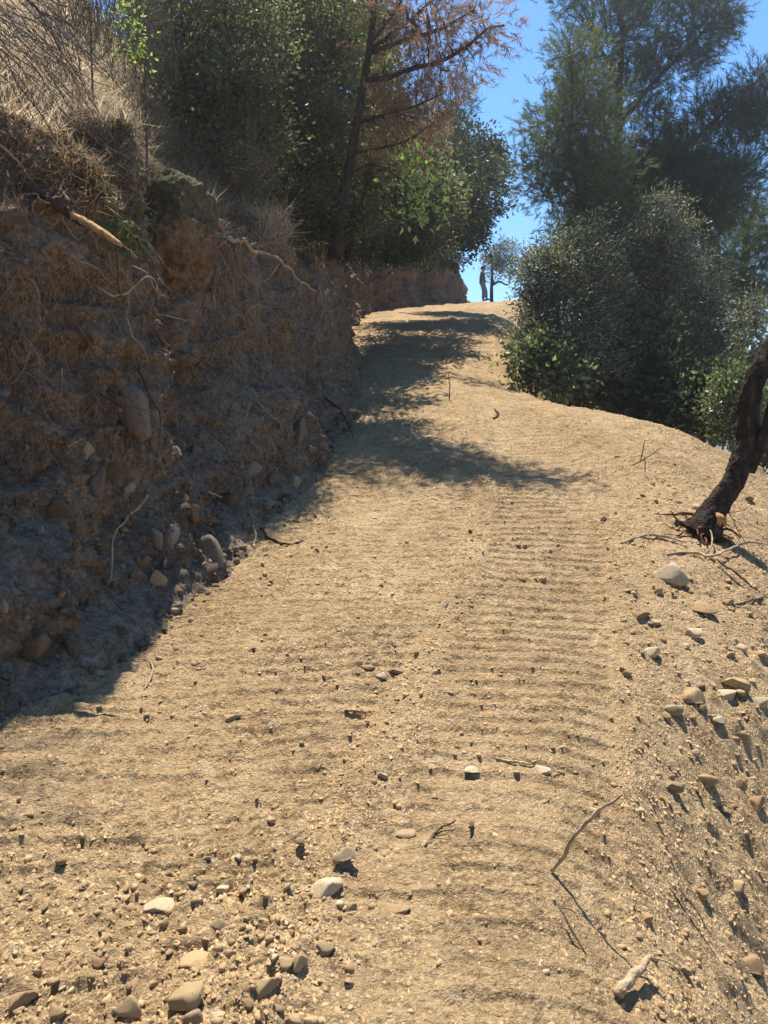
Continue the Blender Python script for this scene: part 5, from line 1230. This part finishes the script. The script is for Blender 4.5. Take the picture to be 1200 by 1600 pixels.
def person():
    X = at(754, 440, 38.6)[0]; Y = 38.6; z = gz(X, Y) + .02
    e = empty('person', (X, Y, z), 'person in grey-green long shirt and pale jeans standing on the crest', 'person'); e.rotation_euler = (0, 0, math.radians(-12)); e.scale = (1.25, 1.25, .93)
    # side view: faces +x; y is left/right of the body
    J = [((0, 0, .98), (.12, .15)), ((.0, 0, 1.15), (.11, .14)), ((-.01, 0, 1.36), (.12, .17)), ((.0, 0, 1.50), (.06, .07)), ((.025, 0, 1.57), (.055, .058)), ((.04, 0, 1.66), (.085, .075)), ((.045, 0, 1.74), (.07, .065)),
         ((.0, .10, .90), .085), ((.05, .10, .50), .058), ((.02, .10, .10), .042), ((.14, .10, .04), .035),
         ((.02, -.10, .90), .085), ((.14, -.10, .50), .058), ((.17, -.11, .10), .042), ((.29, -.11, .04), .035),
         ((-.01, .20, 1.40), .055), ((-.06, .24, 1.12), .043), ((.02, .23, .88), .030), ((.04, .22, .80), (.03, .018)),
         ((-.01, -.20, 1.40), .055), ((.02, -.25, 1.12), .043), ((.16, -.20, .96), .030), ((.22, -.18, .92), (.03, .018))]
    E = [(0, 1), (1, 2), (2, 3), (3, 4), (4, 5), (5, 6), (0, 7), (7, 8), (8, 9), (9, 10), (0, 11), (11, 12), (12, 13), (13, 14), (2, 15), (15, 16), (16, 17), (17, 18), (2, 19), (19, 20), (20, 21), (21, 22)]
    for h, s in ((18, 1), (22, -1)):
        hx = np.array(J[h][0]); w = np.array(J[h - 1][0]); d = unit(hx - w)
        for k in range(5):
            side = np.array([.028 - .014 * k, 0, 0]) if k < 4 else np.array([.035, 0, .03])
            L = (.07, .08, .085, .075, .05)[k] if k else .065
            a = hx + side * .8; J.append((tuple(a + d * .02), .011)); J.append((tuple(a + d * L + np.array([.012, 0, 0])), .008)); n = len(J); E += [(h, n - 2), (n - 2, n - 1)]
    body = skin('body', J, E, 'skin_tone', e)
    S = [((0, 0, .84), (.16, .19)), ((0, 0, 1.0), (.14, .18)), ((-.01, 0, 1.2), (.135, .175)), ((-.01, 0, 1.38), (.135, .18)), ((0, 0, 1.49), (.075, .085)), ((-.01, .20, 1.40), .075), ((-.06, .245, 1.12), .06), ((.01, .235, .92), .048), ((-.01, -.20, 1.40), .075), ((.02, -.255, 1.12), .06), ((.13, -.21, .98), .048)]
    skin('shirt', S, [(0, 1), (1, 2), (2, 3), (3, 4), (3, 5), (5, 6), (6, 7), (3, 8), (8, 9), (9, 10)], 'shirt_cloth', e)
    T = [((0, 0, .96), (.125, .155)), ((.0, .10, .86), .10), ((.05, .10, .50), .078), ((.02, .10, .10), .066), ((.02, -.10, .86), .10), ((.14, -.10, .50), .078), ((.17, -.11, .10), .066)]
    skin('trousers', T, [(0, 1), (1, 2), (2, 3), (0, 4), (4, 5), (5, 6)], 'jeans_cloth', e)
    for x, y in ((.02, .10), (.17, -.11)):
        skin('shoe', [((x - .04, y, .055), .05), ((x + .06, y, .045), .048), ((x + .16, y, .035), .035)], [(0, 1), (1, 2)], 'shoe_dark', e, 0, 1)
    v, f = ICO3; v = v.copy(); h = v * np.array([.108, .088, .125]) + np.array([.028, 0, 1.715]); keep = ~((h[:, 0] > .075) & (h[:, 2] < 1.75)) 
    h[:, 0] = np.where(h[:, 2] < 1.68, np.minimum(h[:, 0], .03), h[:, 0]); h *= 1; h[:, 2] = np.maximum(h[:, 2], 1.62); h[:, 0] = np.where((h[:, 0] > .08) & (h[:, 2] < 1.76), .075, h[:, 0])
    s = Soup(); s.add(h, f); link('hair', s.mesh('hair'), M['hair_dark'], e)
    s = Soup()
    s.add(*tube(np.array([[.115, 0, 1.70], [.135, 0, 1.665], [.118, 0, 1.655]]), [.010, .016, .010], 6))
    link('nose', s.mesh('nose'), M['skin_tone'], e)
    for y in (-.085, .085):
        s = Soup(); s.add(*tube(np.array([[.035, y, 1.70], [.03, y * 1.05, 1.675], [.035, y, 1.645]]), [.012, .016, .010], 6)); link('ear', s.mesh('ear'), M['skin_tone'], e)
    for y in (-.03, .03):
        s = Soup(); s.add(np.array([.112, y, 1.69]) + ICO1[0] * .010, ICO1[1]); link('eye', s.mesh('eye'), M['hair_dark'], e)
    s = Soup(); s.add(*tube(np.array([[.112, -.025, 1.622], [.12, 0, 1.620], [.112, .025, 1.622]]), .006, 5)); link('mouth', s.mesh('mouth'), M['skin_tone'], e)
person()


# look-alikes that still share a label: say which is nearer or lower
_by = {}
for o in list(COL.objects):
    if o.name.split('.')[0] in ('small_stone', 'bank_stone'): _by.setdefault(o['label'], []).append(o)
for lab, os_ in _by.items():
    n = len(os_)
    if n < 2 or n > 5: continue
    if os_[0].name.startswith('bank'):
        os_.sort(key=lambda o: -o.location.z); words = {2: ['upper', 'lower'], 3: ['uppermost', 'middle', 'lowest'], 4: ['uppermost', 'second', 'third', 'lowest'], 5: ['uppermost', 'second', 'third', 'fourth', 'lowest']}[n]
    else:
        os_.sort(key=lambda o: -o.location.y); words = {2: ['farther', 'nearer'], 3: ['farthest', 'middle', 'nearest'], 4: ['farthest', 'second', 'third', 'nearest'], 5: ['farthest', 'second', 'third', 'fourth', 'nearest']}[n]
    for o, w in zip(os_, words): o['label'] = w + ' ' + lab

# ------------------------------------------------------------------ haze volume added to imitate the veil of sun glare
def haze():
    m = bpy.data.materials.new('glare_haze'); m.use_nodes = True; N = m.node_tree.nodes; L = m.node_tree.links; N.clear()
    v = N.new('ShaderNodeVolumePrincipled'); v.inputs['Color'].default_value = (.95, .95, .93, 1); v.inputs['Density'].default_value = 0.0021; v.inputs['Anisotropy'].default_value = 0.80
    o = N.new('ShaderNodeOutputMaterial'); L.new(v.outputs[0], o.inputs['Volume'])
    bm = bmesh.new(); bmesh.ops.create_cube(bm, size=1.0)
    for q in bm.verts: q.co = Vector((q.co.x * 6020, q.co.y * 6020, -62.0 if q.co.z < 0 else HAZE_TOP))
    bmesh.ops.recalc_face_normals(bm, faces=bm.faces[:]); me = bpy.data.meshes.new('haze'); bm.to_mesh(me); bm.free(); h = link('haze', me, m)
    tag(h, 'thin dusty sunlit air over the whole place', 'haze', kind='stuff')
bpy.context.view_layer.update()
HAZE_TOP = max((o.matrix_world @ Vector(c)).z for o in COL.objects if o.type == 'MESH' for c in o.bound_box) + 1.0
haze()
